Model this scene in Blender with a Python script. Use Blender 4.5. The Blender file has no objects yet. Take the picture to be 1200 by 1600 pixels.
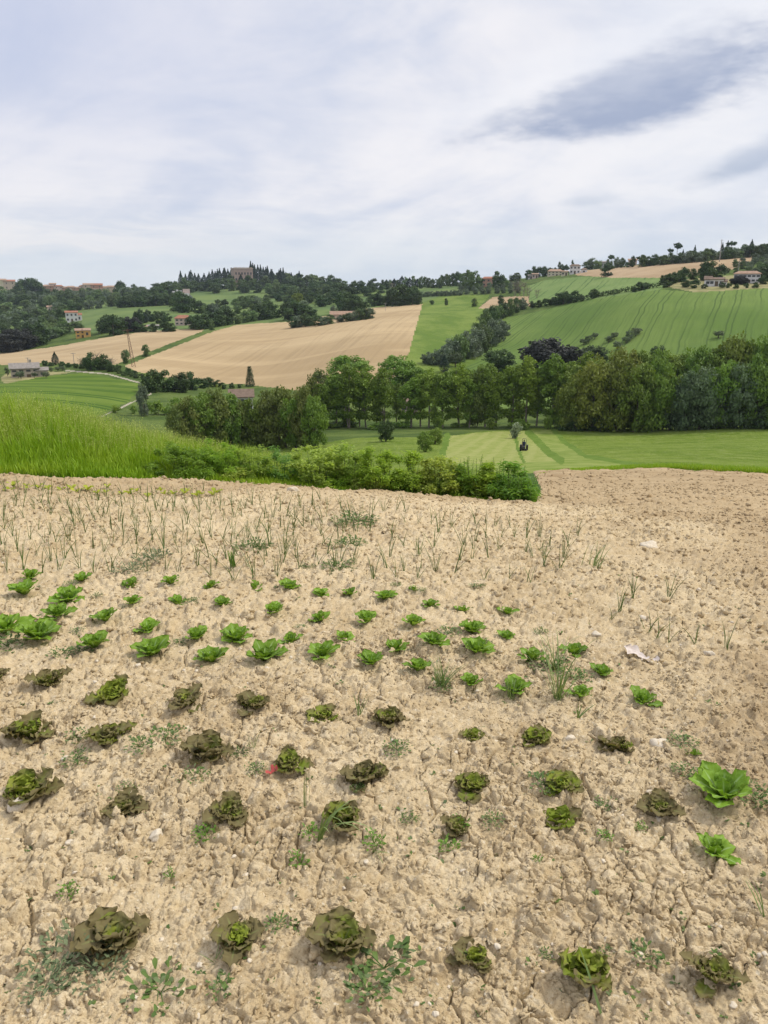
import bpy, math
import numpy as np
from mathutils import Vector, Matrix, Euler

RAD = math.radians
rng = np.random.default_rng(11)
SC = bpy.context.scene
COL = SC.collection

# ------------------------------------------------------------------ camera, exposure
F, PITCH, CAMZ = 1200.0, RAD(16.3), 1.6          # focal length in photo pixels (1200 x 1600)
SP, CP = math.sin(PITCH), math.cos(PITCH)
cam_d = bpy.data.cameras.new('camera')
cam_d.sensor_fit = 'VERTICAL'; cam_d.sensor_height = 32.0; cam_d.lens = 32.0 * F / 1600.0
cam_d.clip_start = 0.05; cam_d.clip_end = 20000
cam = bpy.data.objects.new('camera', cam_d); COL.objects.link(cam)
cam.location = (0, 0, CAMZ); cam.rotation_euler = (math.pi / 2 - PITCH, 0, 0)
SC.camera = cam
SC.view_settings.view_transform = 'Standard'; SC.view_settings.look = 'None'
SC.view_settings.exposure = 0.44; SC.view_settings.gamma = 1.0
SC.cycles.max_bounces = 5; SC.cycles.diffuse_bounces = 2; SC.cycles.glossy_bounces = 1
SC.cycles.transmission_bounces = 3; SC.cycles.transparent_max_bounces = 4; SC.cycles.volume_bounces = 0
SC.cycles.caustics_reflective = False; SC.cycles.caustics_refractive = False

# ------------------------------------------------------------------ node helper
class NT:
    def __init__(s, tree):
        s.t = tree; s.n = tree.nodes; s.l = tree.links
    def new(s, kind, **kw):
        n = s.n.new(kind)
        for k, v in kw.items(): setattr(n, k, v)
        return n
    def put(s, sock, v):
        if isinstance(v, bpy.types.NodeSocket): s.l.new(v, sock)
        elif v is not None:
            if isinstance(v, (tuple, list)) and sock.type == 'RGBA' and len(v) == 3: v = (*v, 1)
            sock.default_value = v
    def m(s, op, a, b=None, c=None, clamp=False):
        n = s.new('ShaderNodeMath', operation=op, use_clamp=clamp)
        s.put(n.inputs[0], a); s.put(n.inputs[1], b)
        if c is not None: s.put(n.inputs[2], c)
        return n.outputs[0]
    def mix(s, f, a, b, blend='MIX'):
        n = s.new('ShaderNodeMix', data_type='RGBA', blend_type=blend)
        s.put(n.inputs[0], f); s.put(n.inputs[6], a); s.put(n.inputs[7], b)
        return n.outputs[2]
    def noise(s, vec, scale, detail=2, rough=0.5, dist=0.0):
        n = s.new('ShaderNodeTexNoise')
        s.put(n.inputs['Vector'], vec); s.put(n.inputs['Scale'], scale); s.put(n.inputs['Detail'], detail)
        s.put(n.inputs['Roughness'], rough); s.put(n.inputs['Distortion'], dist)
        return n.outputs[0]
    def ss(s, v, lo, hi, a=0.0, b=1.0):
        n = s.new('ShaderNodeMapRange', interpolation_type='SMOOTHSTEP')
        s.put(n.inputs[0], v); s.put(n.inputs[1], lo); s.put(n.inputs[2], hi); s.put(n.inputs[3], a); s.put(n.inputs[4], b)
        return n.outputs[0]
    def sep(s, v):
        n = s.new('ShaderNodeSeparateXYZ'); s.put(n.inputs[0], v); return n.outputs
    def comb(s, x, y, z):
        n = s.new('ShaderNodeCombineXYZ'); s.put(n.inputs[0], x); s.put(n.inputs[1], y); s.put(n.inputs[2], z); return n.outputs[0]
    def vscale(s, v, x, y, z):
        n = s.new('ShaderNodeVectorMath', operation='MULTIPLY'); s.put(n.inputs[0], v); n.inputs[1].default_value = (x, y, z); return n.outputs[0]
    def pos(s): return s.new('ShaderNodeNewGeometry').outputs['Position']
    def attr(s, name, out='Fac'): return s.new('ShaderNodeAttribute', attribute_name=name).outputs[out]
    def objrand(s): return s.new('ShaderNodeObjectInfo').outputs['Random']

# ------------------------------------------------------------------ sky: thin bright overcast with streaks and one dark lens cloud
SUN_EL, SUN_AZ = RAD(50), RAD(72)                 # azimuth clockwise from +Y (the view direction)
w = bpy.data.worlds.new('World'); SC.world = w; w.use_nodes = True
q = NT(w.node_tree); q.n.clear()
sky = q.new('ShaderNodeTexSky', sky_type='NISHITA', sun_disc=False)
sky.sun_elevation = SUN_EL; sky.sun_rotation = SUN_AZ
bg1 = q.new('ShaderNodeBackground'); q.put(bg1.inputs[0], sky.outputs[0]); bg1.inputs[1].default_value = 0.10
d = q.new('ShaderNodeTexCoord').outputs['Generated']
X, Y, Z = q.sep(d)
az = q.m('ARCTAN2', X, Y); el = q.m('ARCSINE', Z)
zz = q.m('ADD', q.m('MAXIMUM', Z, 0.0), 0.16)
cv = q.comb(q.m('DIVIDE', X, zz), q.m('DIVIDE', Y, zz), 0.0)
ca, sa = math.cos(RAD(28)), math.sin(RAD(28))
cx, cy, _ = q.sep(cv)
rot = q.comb(q.m('ADD', q.m('MULTIPLY', cx, ca), q.m('MULTIPLY', cy, sa)), q.m('SUBTRACT', q.m('MULTIPLY', cy, ca), q.m('MULTIPLY', cx, sa)), 0.0)
n1 = q.noise(q.vscale(rot, 0.9, 1.0, 1), 0.75, 6, 0.55, 0.9)
n2 = q.noise(q.vscale(rot, 0.8, 1.0, 1), 2.2, 7, 0.58, 0.7)
n3 = q.noise(cv, 0.45, 2, 0.5, 0.0)
dens = q.m('ADD', q.m('ADD', q.m('MULTIPLY', n1, 0.50), q.m('MULTIPLY', n2, 0.28)), q.m('MULTIPLY', n3, 0.30))
n4 = q.noise(q.vscale(rot, 0.8, 1.0, 1), 5.5, 6, 0.6, 0.6)
wv0 = q.comb(q.m('ADD', az, q.m('MULTIPLY', el, -0.9)), q.m('MULTIPLY', el, 1.5), 0.3)
n5 = q.noise(wv0, 4.2, 6, 0.55, 0.7)
dens = q.m('ADD', q.m('MULTIPLY', dens, 0.55), q.m('ADD', q.m('MULTIPLY', n5, 0.45), q.m('MULTIPLY', q.m('SUBTRACT', n4, 0.5), 0.06)))
lit = q.ss(dens, 0.38, 0.61)
cloud = q.mix(lit, (0.445, 0.485, 0.595), (0.690, 0.675, 0.695))
# bluish-lavender top left, whiter right
tl = q.m('MULTIPLY', q.ss(az, 0.06, -0.40), q.ss(el, 0.06, 0.26))
cloud = q.mix(q.m('MULTIPLY', tl, 0.55), cloud, (0.428, 0.465, 0.605))
wr = q.m('MULTIPLY', q.ss(az, 0.05, 0.45), q.ss(el, 0.03, 0.12))
cloud = q.mix(q.m('MULTIPLY', wr, 0.35), cloud, (0.679, 0.688, 0.707))
low = q.ss(el, 0.11, 0.0)
cloud = q.mix(q.m('MULTIPLY', low, 0.62), cloud, (0.493, 0.567, 0.632))
band = q.m('MULTIPLY', q.ss(q.m('ABSOLUTE', q.m('SUBTRACT', q.m('SUBTRACT', el, q.m('MULTIPLY', q.m('SUBTRACT', n2, 0.5), 0.08)), 0.055)), 0.025, 0.0), q.ss(az, -0.10, -0.35))
cloud = q.mix(q.m('MULTIPLY', band, 0.7), cloud, (0.688, 0.670, 0.679))
wv = q.comb(az, el, 0.0)
wn = q.noise(q.vscale(wv, 1.0, 2.2, 1), 9.0, 5, 0.55)
wn2 = q.noise(q.vscale(wv, 1.0, 3.0, 1), 26.0, 4, 0.55)
def lens(cloud, a0, e0, ha, hb, tilt, colour, amount, soft):
    da = q.m('SUBTRACT', az, a0); de = q.m('SUBTRACT', el, e0)
    c_, s_ = math.cos(tilt), math.sin(tilt)
    u = q.m('ADD', q.m('MULTIPLY', da, c_), q.m('MULTIPLY', de, s_))
    v = q.m('SUBTRACT', q.m('MULTIPLY', de, c_), q.m('MULTIPLY', da, s_))
    hbv = q.m('MULTIPLY', q.m('ADD', q.m('MULTIPLY', u, 1.6), 1.0), hb)      # thicker towards the right
    dd = q.m('SQRT', q.m('ADD', q.m('POWER', q.m('DIVIDE', u, ha), 2.0), q.m('POWER', q.m('DIVIDE', v, hbv), 2.0)))
    dd = q.m('ADD', dd, q.m('MULTIPLY', q.m('SUBTRACT', wn, 0.5), 0.85))
    dd = q.m('ADD', dd, q.m('MULTIPLY', q.m('SUBTRACT', wn2, 0.5), 0.7))
    k = q.ss(dd, 1.0 + soft * 0.5, 1.0 - soft)
    shade = q.ss(q.m('ADD', q.m('DIVIDE', v, hbv), q.m('MULTIPLY', q.m('SUBTRACT', wn2, 0.5), 1.4)), 0.9, -0.7, 0.62, 1.0)    # deeper along the flat base
    return q.mix(q.m('MULTIPLY', q.m('MULTIPLY', k, amount), shade), cloud, colour)
def dirof(px, py):
    yc = (800 - py) / F; xc = (px - 600) / F
    h = CP + yc * SP; z = -SP + yc * CP
    return math.atan2(xc, h), math.atan2(z, math.hypot(xc, h))
a0, e0 = dirof(995, 142)
cloud = lens(cloud, a0 + 0.02, e0 + 0.035, 0.25, 0.055, RAD(12), (0.698, 0.698, 0.725), 0.7, 0.6)
cloud = lens(cloud, a0, e0, 0.186, 0.039, RAD(12), (0.285, 0.325, 0.440), 1.0, 0.50)
a1, e1 = dirof(1185, 243)
cloud = lens(cloud, a1, e1, 0.075, 0.016, RAD(20), (0.335, 0.381, 0.484), 0.85, 0.7)
a2, e2 = dirof(920, 313)
cloud = lens(cloud, a2, e2, 0.035, 0.007, RAD(5), (0.400, 0.446, 0.539), 0.6, 0.8)
up = q.ss(el, 0.33, 0.75, 1.0, 1.35)              # the thin cloud round the sun, above the frame, is brighter
bg2 = q.new('ShaderNodeBackground'); q.put(bg2.inputs[0], cloud); q.put(bg2.inputs[1], up)
mx = q.new('ShaderNodeMixShader'); mx.inputs[0].default_value = 0.93
q.l.new(bg1.outputs[0], mx.inputs[1]); q.l.new(bg2.outputs[0], mx.inputs[2])
out = q.new('ShaderNodeOutputWorld'); q.l.new(mx.outputs[0], out.inputs[0])

sun_d = bpy.data.lights.new('sun', 'SUN'); sun_d.energy = 2.1; sun_d.angle = RAD(10); sun_d.color = (1.0, 0.95, 0.86)
sun = bpy.data.objects.new('sun', sun_d); COL.objects.link(sun)
sv = Vector((math.sin(SUN_AZ) * math.cos(SUN_EL), math.cos(SUN_AZ) * math.cos(SUN_EL), math.sin(SUN_EL)))
sun.rotation_euler = sv.to_track_quat('Z', 'Y').to_euler(); sun.location = (0, 0, 60)

# ------------------------------------------------------------------ noise in numpy
def hsh(ix, iy, seed):
    h = (ix.astype(np.int64) * 374761393 + iy.astype(np.int64) * 668265263 + seed * 1442695041) & 0xFFFFFFFF
    h = ((h ^ (h >> 13)) * 1274126177) & 0xFFFFFFFF
    h = ((h ^ (h >> 16)) * 2246822519) & 0xFFFFFFFF
    return ((h ^ (h >> 15)) & 0xFFFFFF) / float(0xFFFFFF)
def vnoise(x, y, seed=0):
    ix, iy = np.floor(x), np.floor(y); fx, fy = x - ix, y - iy
    fx = fx * fx * fx * (fx * (fx * 6 - 15) + 10); fy = fy * fy * fy * (fy * (fy * 6 - 15) + 10)
    a, b = hsh(ix, iy, seed), hsh(ix + 1, iy, seed); c, e = hsh(ix, iy + 1, seed), hsh(ix + 1, iy + 1, seed)
    return (a * (1 - fx) + b * fx) * (1 - fy) + (c * (1 - fx) + e * fx) * fy
def fbm(x, y, seed=0, o=3):
    s, a, n = 0, 1.0, 0
    for k in range(o):
        s = s + a * vnoise(x * 2 ** k + k * 17.3, y * 2 ** k - k * 9.1, seed + k); n += a; a *= 0.5
    return s / n
def worley(x, y, seed=0, jit=0.95):
    ix, iy = np.floor(x), np.floor(y)
    f1 = np.full(x.shape, 9.0); f2 = np.full(x.shape, 9.0); cid = np.zeros(x.shape); vx = np.zeros(x.shape); vy = np.zeros(x.shape)
    for dx in (-1, 0, 1):
        for dy in (-1, 0, 1):
            a, b = ix + dx, iy + dy
            px_ = a + 0.5 + jit * (hsh(a, b, seed) - 0.5); py_ = b + 0.5 + jit * (hsh(a, b, seed + 77) - 0.5)
            dd = np.hypot(px_ - x, py_ - y)
            near = dd < f1
            f2 = np.where(near, f1, np.minimum(f2, dd)); cid = np.where(near, hsh(a, b, seed + 151), cid); f1 = np.where(near, dd, f1)
            vx = np.where(near, x - px_, vx); vy = np.where(near, y - py_, vy)
    return f1, f2, cid, vx, vy
def sstep(x, a, b):
    t = np.clip((x - a) / (b - a), 0, 1); return t * t * (3 - 2 * t)

# ------------------------------------------------------------------ terrain: heights measured along seven bearings, interpolated
def depr(azm, py):
    yc = (800 - py) / F; return (-SP + yc * CP) / ((CP + yc * SP) / math.cos(azm))
COLS = [(-250, None), (0, [('z', -.16, 6.5), (745, 9), ('z', -.62, 12), ('z', -2.0, 16), ('z', -9, 40), ('z', -20, 100), (609, 185), (587, 255), (571, 292), (549, 420), (520, 600), (472, 900), (453, 1100), (457, 1400), ('z', -30, 3500)]),
    (200, [('z', -.18, 6.5), (748, 9), ('z', -.85, 12), ('z', -2.2, 16), ('z', -9, 40), ('z', -19, 100), (650, 160), (590, 235), (574, 264), (514, 430), (492, 560), (466, 850), (457, 1100), (460, 1400), ('z', -30, 3500)]),
    (400, [('z', -.22, 6.5), (757, 9), ('z', -1.4, 12), ('z', -2.6, 16), ('z', -9.5, 40), ('z', -20, 100), (672, 145), (628, 185), (606, 222), (504, 430), (489, 520), (472, 700), (444, 950), (447, 1200), ('z', -30, 3500)]),
    (600, [('z', -.25, 6.5), (768, 8.8), ('z', -1.5, 12), ('z', -2.7, 16), ('z', -9.3, 40), (690, 112), (668, 150), (642, 185), (562, 232), (482, 440), (468, 560), (450, 720), (453, 950), ('z', -30, 3500)]),
    (800, [('z', -.28, 6.5), (784, 8.6), ('d', 14.75, 12), ('d', 14.1, 20), (737, 47), (700, 105), (668, 150), (642, 180), (600, 206), (545, 262), (490, 345), (465, 430), (446, 520), (437, 640), (442, 850), ('z', -25, 3500)]),
    (1000, [('z', -.27, 6.5), (784, 9), ('d', 13.9, 15), ('d', 13.2, 26), (732, 50), (702, 90), (671, 148), (642, 175), (560, 222), (455, 305), (438, 380), (418, 470), (411, 540), (416, 750), ('z', -20, 3500)]),
    (1200, [('z', -.25, 6.5), (786, 9.5), ('d', 13.2, 15), ('d', 12.6, 26), (741, 48), (702, 92), (668, 150), (642, 175), (545, 222), (450, 305), (440, 335), (414, 420), (397, 520), (393, 600), (399, 850), ('z', -10, 3500)]),
    (1450, None)]
def colaz(px): return math.atan2((px - 600) / F, CP + (800 - 600) / F * SP)
UG = np.linspace(math.log(0.2), math.log(3500), 700)
def pchip(x, y, xi):
    x, y = np.asarray(x, float), np.asarray(y, float); h = np.diff(x); dl = np.diff(y) / h
    m = np.zeros_like(y); m[0], m[-1] = dl[0], dl[-1]
    for i in range(1, len(x) - 1):
        if dl[i - 1] * dl[i] > 0:
            w1, w2 = 2 * h[i] + h[i - 1], h[i] + 2 * h[i - 1]; m[i] = (w1 + w2) / (w1 / dl[i - 1] + w2 / dl[i])
    k = np.clip(np.searchsorted(x, xi) - 1, 0, len(x) - 2); t = (xi - x[k]) / h[k]
    return ((1 + 2 * t) * (1 - t) ** 2) * y[k] + t * (1 - t) ** 2 * h[k] * m[k] + t * t * (3 - 2 * t) * y[k + 1] + t * t * (t - 1) * h[k] * m[k + 1]
prof = []
for px_, ent in COLS:
    A = colaz(px_)
    if ent is None: ent = COLS[1][1] if px_ < 0 else COLS[-2][1]; A_e = colaz(0) if px_ < 0 else colaz(1200)
    else: A_e = A
    us, zs = [math.log(0.2), math.log(1.0), math.log(3.0), math.log(4.5)], [0, 0, -0.015, -0.06]
    for e in ent:
        if e[0] == 'z': z_, r_ = e[1], e[2]
        elif e[0] == 'd': r_ = e[2]; z_ = CAMZ - r_ * math.tan(RAD(e[1]))
        else: r_ = e[1]; z_ = CAMZ + r_ * depr(A_e, e[0])
        us.append(math.log(r_)); zs.append(z_)
    prof.append((A, pchip(us, zs, UG)))
AG = np.radians(np.arange(-60, 60.01, 0.5))
pa = np.array([p[0] for p in prof]); pz = np.array([p[1] for p in prof])
def cub(ai):
    k = int(np.clip(np.searchsorted(pa, ai) - 1, 0, len(pa) - 2)); t = float(np.clip((ai - pa[k]) / (pa[k + 1] - pa[k]), 0, 1))
    p0, p1, p2, p3 = pz[max(k - 1, 0)], pz[k], pz[k + 1], pz[min(k + 2, len(pa) - 1)]
    m1, m2 = (p2 - p0) / 2, (p3 - p1) / 2
    return (2 * t ** 3 - 3 * t * t + 1) * p1 + (t ** 3 - 2 * t * t + t) * m1 + (3 * t * t - 2 * t ** 3) * p2 + (t ** 3 - t * t) * m2
TZ = np.array([cub(a) for a in AG]); TMEAN = TZ.mean(0)
def ground(x, y):
    x, y = np.asarray(x, float), np.asarray(y, float)
    r = np.maximum(np.hypot(x, y), 0.21); a = np.arctan2(x, y); u = np.log(r)
    fa = np.clip((a - AG[0]) / (AG[1] - AG[0]), 0, len(AG) - 1.001); fu = np.clip((u - UG[0]) / (UG[1] - UG[0]), 0, len(UG) - 1.001)
    i, j = fa.astype(int), fu.astype(int); ta, tu = fa - i, fu - j
    z = (TZ[i, j] * (1 - tu) + TZ[i, j + 1] * tu) * (1 - ta) + (TZ[i + 1, j] * (1 - tu) + TZ[i + 1, j + 1] * tu) * ta
    zm = TMEAN[j] * (1 - tu) + TMEAN[j + 1] * tu
    b = sstep(np.abs(a), RAD(60), RAD(180)); z = z * (1 - b) + zm * b
    k = sstep(r, 120, 260)
    return z + k * ((vnoise(x / 55., y / 55., 5) - .5) * 1.5 + (vnoise(x / 23., y / 23., 6) - .5) * 0.5)
def gz(x, y): return float(ground(np.array([x]), np.array([y]))[0])
RS = np.exp(np.linspace(math.log(0.8), math.log(3000), 6000))
def at(px, py, rmin=0.0):
    """where the sight line of a photo pixel meets the bare terrain"""
    yc = (800 - py) / F; xc = (px - 600) / F; h = CP + yc * SP; z = -SP + yc * CP
    A = math.atan2(xc, h); sl = z / math.hypot(xc, h)
    rr = RS[RS > rmin]; g = ground(rr * math.sin(A), rr * math.cos(A)); dlt = CAMZ + sl * rr - g
    k = np.argmax(dlt <= 0)
    if dlt[k] > 0: k = np.argmin(dlt)
    r = rr[k]
    if k > 0 and dlt[k - 1] > 0 >= dlt[k]: r = rr[k - 1] + (rr[k] - rr[k - 1]) * dlt[k - 1] / (dlt[k - 1] - dlt[k])
    return Vector((r * math.sin(A), r * math.cos(A), gz(r * math.sin(A), r * math.cos(A))))
def bearing(px, py, r):
    a, _ = dirof(px, py); x, y = r * math.sin(a), r * math.cos(a); return Vector((x, y, gz(x, y)))
def project(x, y, z):
    dp = y * CP - (z - CAMZ) * SP; dp = np.where(dp < 0.05, np.nan, dp)
    return 600 + F * x / dp, 800 - F * (y * SP + (z - CAMZ) * CP) / dp
def pip(poly, X, Y):
    ins = np.zeros(X.shape, bool); n = len(poly)
    for i in range(n):
        (x1, y1), (x2, y2) = poly[i], poly[(i + 1) % n]
        if y1 == y2: continue
        c = ((y1 > Y) != (y2 > Y)) & (X < (x2 - x1) * (Y - y1) / (y2 - y1) + x1); ins ^= c
    return ins
def dline(pts, X, Y):
    best = np.full(X.shape, 1e9)
    for (x1, y1), (x2, y2) in zip(pts, pts[1:]):
        L = (x2 - x1) ** 2 + (y2 - y1) ** 2; t = np.clip(((X - x1) * (x2 - x1) + (Y - y1) * (y2 - y1)) / L, 0, 1)
        best = np.minimum(best, np.hypot(X - x1 - t * (x2 - x1), Y - y1 - t * (y2 - y1)))
    return best

# ------------------------------------------------------------------ soil relief
tA, tB = at(985, 790), at(1215, 1240)
def till(x, y):
    """1 where the soil is freshly worked: to the right and beyond the onion rows"""
    nx, ny = (tB.y - tA.y), -(tB.x - tA.x); L = math.hypot(nx, ny)
    sd = ((x - tA.x) * nx + (y - tA.y) * ny) / L
    r = np.hypot(x, y)
    side = sstep(sd * (1 if nx > 0 else -1) + (vnoise(x * 1.7, y * 1.7, 31) - .5) * 1.4, -0.55, 0.75)
    far = sstep(r + (vnoise(x * 1.1, y * 1.1, 32) - .5) * 1.2, 6.5, 8.2)
    return np.maximum(side, far)
def soil_disp(x, y, hi=True):
    r = np.hypot(x, y); T = till(x, y)
    wx = x + 0.035 * (vnoise(x * 9, y * 9, 1) - .5) + 0.012 * (vnoise(x * 31, y * 31, 3) - .5)
    wy = y + 0.035 * (vnoise(x * 9, y * 9, 2) - .5) + 0.012 * (vnoise(x * 31, y * 31, 4) - .5)
    z = 0.045 * (vnoise(x * 1.2, y * 1.2, 7) - .5) + 0.028 * (vnoise(x * 3.3, y * 3.3, 8) - .5)
    cl = sstep(fbm(x * 1.9, y * 1.9, 9, 2), 0.30, 0.52); cl = np.maximum(cl, T)
    def facets(sc, seed, lo, hi, pw):
        f1, f2, c, vx, vy = worley(wx / sc, wy / sc, seed)
        c2, c3, c4 = (c * 17.13) % 1, (c * 41.7) % 1, (c * 93.1) % 1
        d_ = np.clip((1 - f1 / 0.80) * 2.1, 0, 1) * np.clip((f2 - f1) * 5.5, 0, 1)        # steep sides ...
        top = 0.62 + 0.30 * c2 + (c3 - .5) * 1.3 * vx + (c4 - .5) * 1.3 * vy              # ... under a tilted, broken top
        return np.minimum(d_, np.clip(top, .15, 1)) * (lo + hi * c ** pw)
    z += facets(0.085, 21, 0.002, 0.022, 2.2) * cl
    z += facets(0.043, 22, 0.001, 0.024, 1.9) * (0.45 + 0.55 * cl)
    z += facets(0.021, 23, 0.0005, 0.0150, 1.8) * (0.35 + 0.65 * vnoise(x * 6, y * 6, 12))
    z += facets(0.0115, 24, 0.0003, 0.0078, 1.6) * (0.3 + 0.7 * vnoise(x * 9, y * 9, 14))
    z += 0.007 * (fbm(x * 45, y * 45, 13, 3) - .5) + 0.020 * (fbm(x * 12, y * 12, 15, 3) - .5)
    # shrinkage cracks in the crusted parts
    kx = x + 0.09 * (fbm(x * 7, y * 7, 41, 3) - .5); ky = y + 0.09 * (fbm(x * 7, y * 7, 42, 3) - .5)
    for sc, wd, dp, sd, th in ((0.135, 0.0030, 0.034, 51, .44), (0.062, 0.0020, 0.020, 52, .48)):
        f1, f2, c, _, _ = worley(kx / sc, ky / sc, sd)
        e = (f2 - f1) * sc * 0.5
        ww = wd * (0.35 + 1.1 * vnoise(x * 5, y * 5, sd + 3))
        z -= np.clip(1 - e / ww, 0, 1) * dp * sstep(vnoise(x * 3.1, y * 3.1, sd + 5), th, th + 0.10) * (1 - 0.85 * T)
    far = sstep(r, 9, 30)
    z += far * 0.10 * (vnoise(x * 2.1, y * 2.1, 61) - .5) + sstep(r, 14, 40) * 0.22 * (vnoise(x * .7, y * .7, 62) - .5)
    return z
def soilz(x, y):
    x, y = np.atleast_1d(np.asarray(x, float)), np.atleast_1d(np.asarray(y, float)); return ground(x, y) + soil_disp(x, y)

# ------------------------------------------------------------------ mesh, object and tag helpers
def mesh_np(name, V, Q, mat=None, attrs=None, smooth=True):
    """V (n,3), Q (m,3|4) -> mesh; attrs: name -> per-vertex float array"""
    me = bpy.data.meshes.new(name); V = np.ascontiguousarray(V, np.float32); Q = np.ascontiguousarray(Q, np.int32); k = Q.shape[1]
    me.vertices.add(len(V)); me.vertices.foreach_set('co', V.ravel())
    me.loops.add(Q.size); me.loops.foreach_set('vertex_index', Q.ravel())
    me.polygons.add(len(Q)); me.polygons.foreach_set('loop_start', np.arange(0, Q.size, k, dtype=np.int32))
    me.polygons.foreach_set('use_smooth', np.full(len(Q), smooth))
    for n_, a_ in (attrs or {}).items():
        at_ = me.attributes.new(n_, 'FLOAT', 'POINT'); at_.data.foreach_set('value', np.ascontiguousarray(a_, np.float32))
    me.update(calc_edges=True)
    if mat: me.materials.append(mat)
    return me
def obj(name, me, parent=None, loc=None):
    o = bpy.data.objects.new(name, me); COL.objects.link(o)
    if parent: o.parent = parent
    if loc is not None: o.location = loc
    return o
def tag(o, label, cat, group=None, kind=None):
    o['label'] = label; o['category'] = cat
    if group: o['group'] = group
    if kind: o['kind'] = kind
    return o
def thing(name, label, cat, loc=(0, 0, 0), rz=0.0, group=None, sc=1.0):
    o = bpy.data.objects.new(name, None); COL.objects.link(o); o.empty_display_size = 0.1
    o.location = loc; o.rotation_euler = (0, 0, rz); o.scale = (sc, sc, sc) if not isinstance(sc, tuple) else sc
    return tag(o, label, cat, group)
def merge(parts):
    """[(V,Q,{attr})] with equal face width -> one (V,Q,attrs)"""
    V = np.concatenate([p[0] for p in parts]); off = np.cumsum([0] + [len(p[0]) for p in parts[:-1]])
    Q = np.concatenate([p[1] + o for p, o in zip(parts, off)])
    ks = parts[0][2].keys() if len(parts[0]) > 2 else ()
    return V, Q, {k: np.concatenate([p[2][k] for p in parts]) for k in ks}
ORDW = 'zeroth first second third fourth fifth sixth seventh eighth ninth tenth eleventh twelfth thirteenth fourteenth fifteenth sixteenth seventeenth eighteenth nineteenth twentieth'.split()
TENS = {2: 'twenty', 3: 'thirty', 4: 'forty', 5: 'fifty', 6: 'sixty', 7: 'seventy', 8: 'eighty', 9: 'ninety'}
def ordinal(n):
    if n <= 20: return ORDW[n]
    if n >= 100: return ('hundredth' if n == 100 else 'hundred-and-' + ordinal(n - 100))
    return TENS[n // 10][:-1] + 'ieth' if n % 10 == 0 else TENS[n // 10] + '-' + ORDW[n % 10]
def nth(i, n):
    return 'leftmost' if i == 0 else ('rightmost' if i == n - 1 else ordinal(i + 1) + ' from the left')

# ------------------------------------------------------------------ materials
def mat(name, build, rough=0.9, spec=0.2, trans=0.0, bump=None):
    m_ = bpy.data.materials.new(name); m_.use_nodes = True; t = NT(m_.node_tree); t.n.clear()
    p = t.new('ShaderNodeBsdfPrincipled'); o = t.new('ShaderNodeOutputMaterial')
    c = build(t) if callable(build) else build
    t.put(p.inputs['Base Color'], c); p.inputs['Roughness'].default_value = rough; p.inputs['Specular IOR Level'].default_value = spec
    if bump:
        b = t.new('ShaderNodeBump'); h, s_, dist = bump(t); t.put(b.inputs['Height'], h); b.inputs['Strength'].default_value = s_; b.inputs['Distance'].default_value = dist
        t.l.new(b.outputs[0], p.inputs['Normal'])
    if trans:
        tr = t.new('ShaderNodeBsdfTranslucent'); t.put(tr.inputs[0], t.mix(1.0, c, (1.0, 1.0, 0.55), 'MULTIPLY'))
        ms = t.new('ShaderNodeMixShader'); ms.inputs[0].default_value = trans
        t.l.new(p.outputs[0], ms.inputs[1]); t.l.new(tr.outputs[0], ms.inputs[2]); t.l.new(ms.outputs[0], o.inputs[0])
    else: t.l.new(p.outputs[0], o.inputs[0])
    return m_

def soil_colour(t):
    P = t.pos()
    a = t.noise(P, 1.6, 3, 0.6); b = t.noise(P, 17, 5, 0.7); c = t.noise(P, 110, 3, 0.7)
    col = t.mix(t.ss(a, 0.35, 0.65), (0.515, 0.396, 0.228), (0.612, 0.488, 0.298))
    col = t.mix(t.m('MULTIPLY', t.ss(b, 0.46, 0.66), 0.6), col, (0.68, 0.565, 0.380))
    col = t.mix(t.m('MULTIPLY', t.ss(b, 0.45, 0.30), 0.5), col, (0.385, 0.275, 0.150))
    col = t.mix(t.m('MULTIPLY', t.ss(c, 0.50, 0.34), 0.55), col, (0.315, 0.215, 0.115))
    col = t.mix(t.m('MULTIPLY', t.ss(t.noise(P, 75, 1, 0.5), 0.68, 0.74), 0.65), col, (0.74, 0.66, 0.50))
    T = t.attr('till')
    dk = t.mix(t.ss(t.noise(P, 7, 4, 0.7), 0.35, 0.65), (0.350, 0.246, 0.132), (0.455, 0.342, 0.198))
    dk = t.mix(t.m('MULTIPLY', t.ss(t.noise(P, 55, 3, 0.7), 0.5, 0.35), 0.6), dk, (0.235, 0.155, 0.080))
    col = t.mix(t.m('MULTIPLY', T, 0.70), col, dk)
    far = t.attr('far')
    fc = t.mix(t.ss(t.noise(t.vscale(P, 0.35, 1, 1), 1.3, 5, 0.7), 0.35, 0.65), (0.310, 0.222, 0.120), (0.425, 0.320, 0.188))
    return t.mix(far, col, fc)
def soil_bump(t):
    P = t.pos(); return t.m('ADD', t.noise(P, 130, 4, 0.65), t.m('MULTIPLY', t.noise(P, 420, 2, 0.6), 0.5)), 0.9, 0.006
M = {}
M['soil'] = mat('soil', soil_colour, 0.97, 0.08, bump=soil_bump)
def two(c1, c2, scale, lo=0.38, hi=0.62, detail=4, stretch=None, rough=0.6):
    def f(t):
        P = t.pos()
        if stretch: P = t.vscale(P, *stretch)
        return t.mix(t.ss(t.noise(P, scale, detail, rough), lo, hi), c1, c2)
    return f
def grassbump(sc, st, di): return lambda t: (t.noise(t.pos(), sc, 4, 0.7), st, di)
M['bank'] = mat('bank_ground', two((0.035, 0.075, 0.012), (0.07, 0.13, 0.02), 6), 0.9, 0.1)
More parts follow.
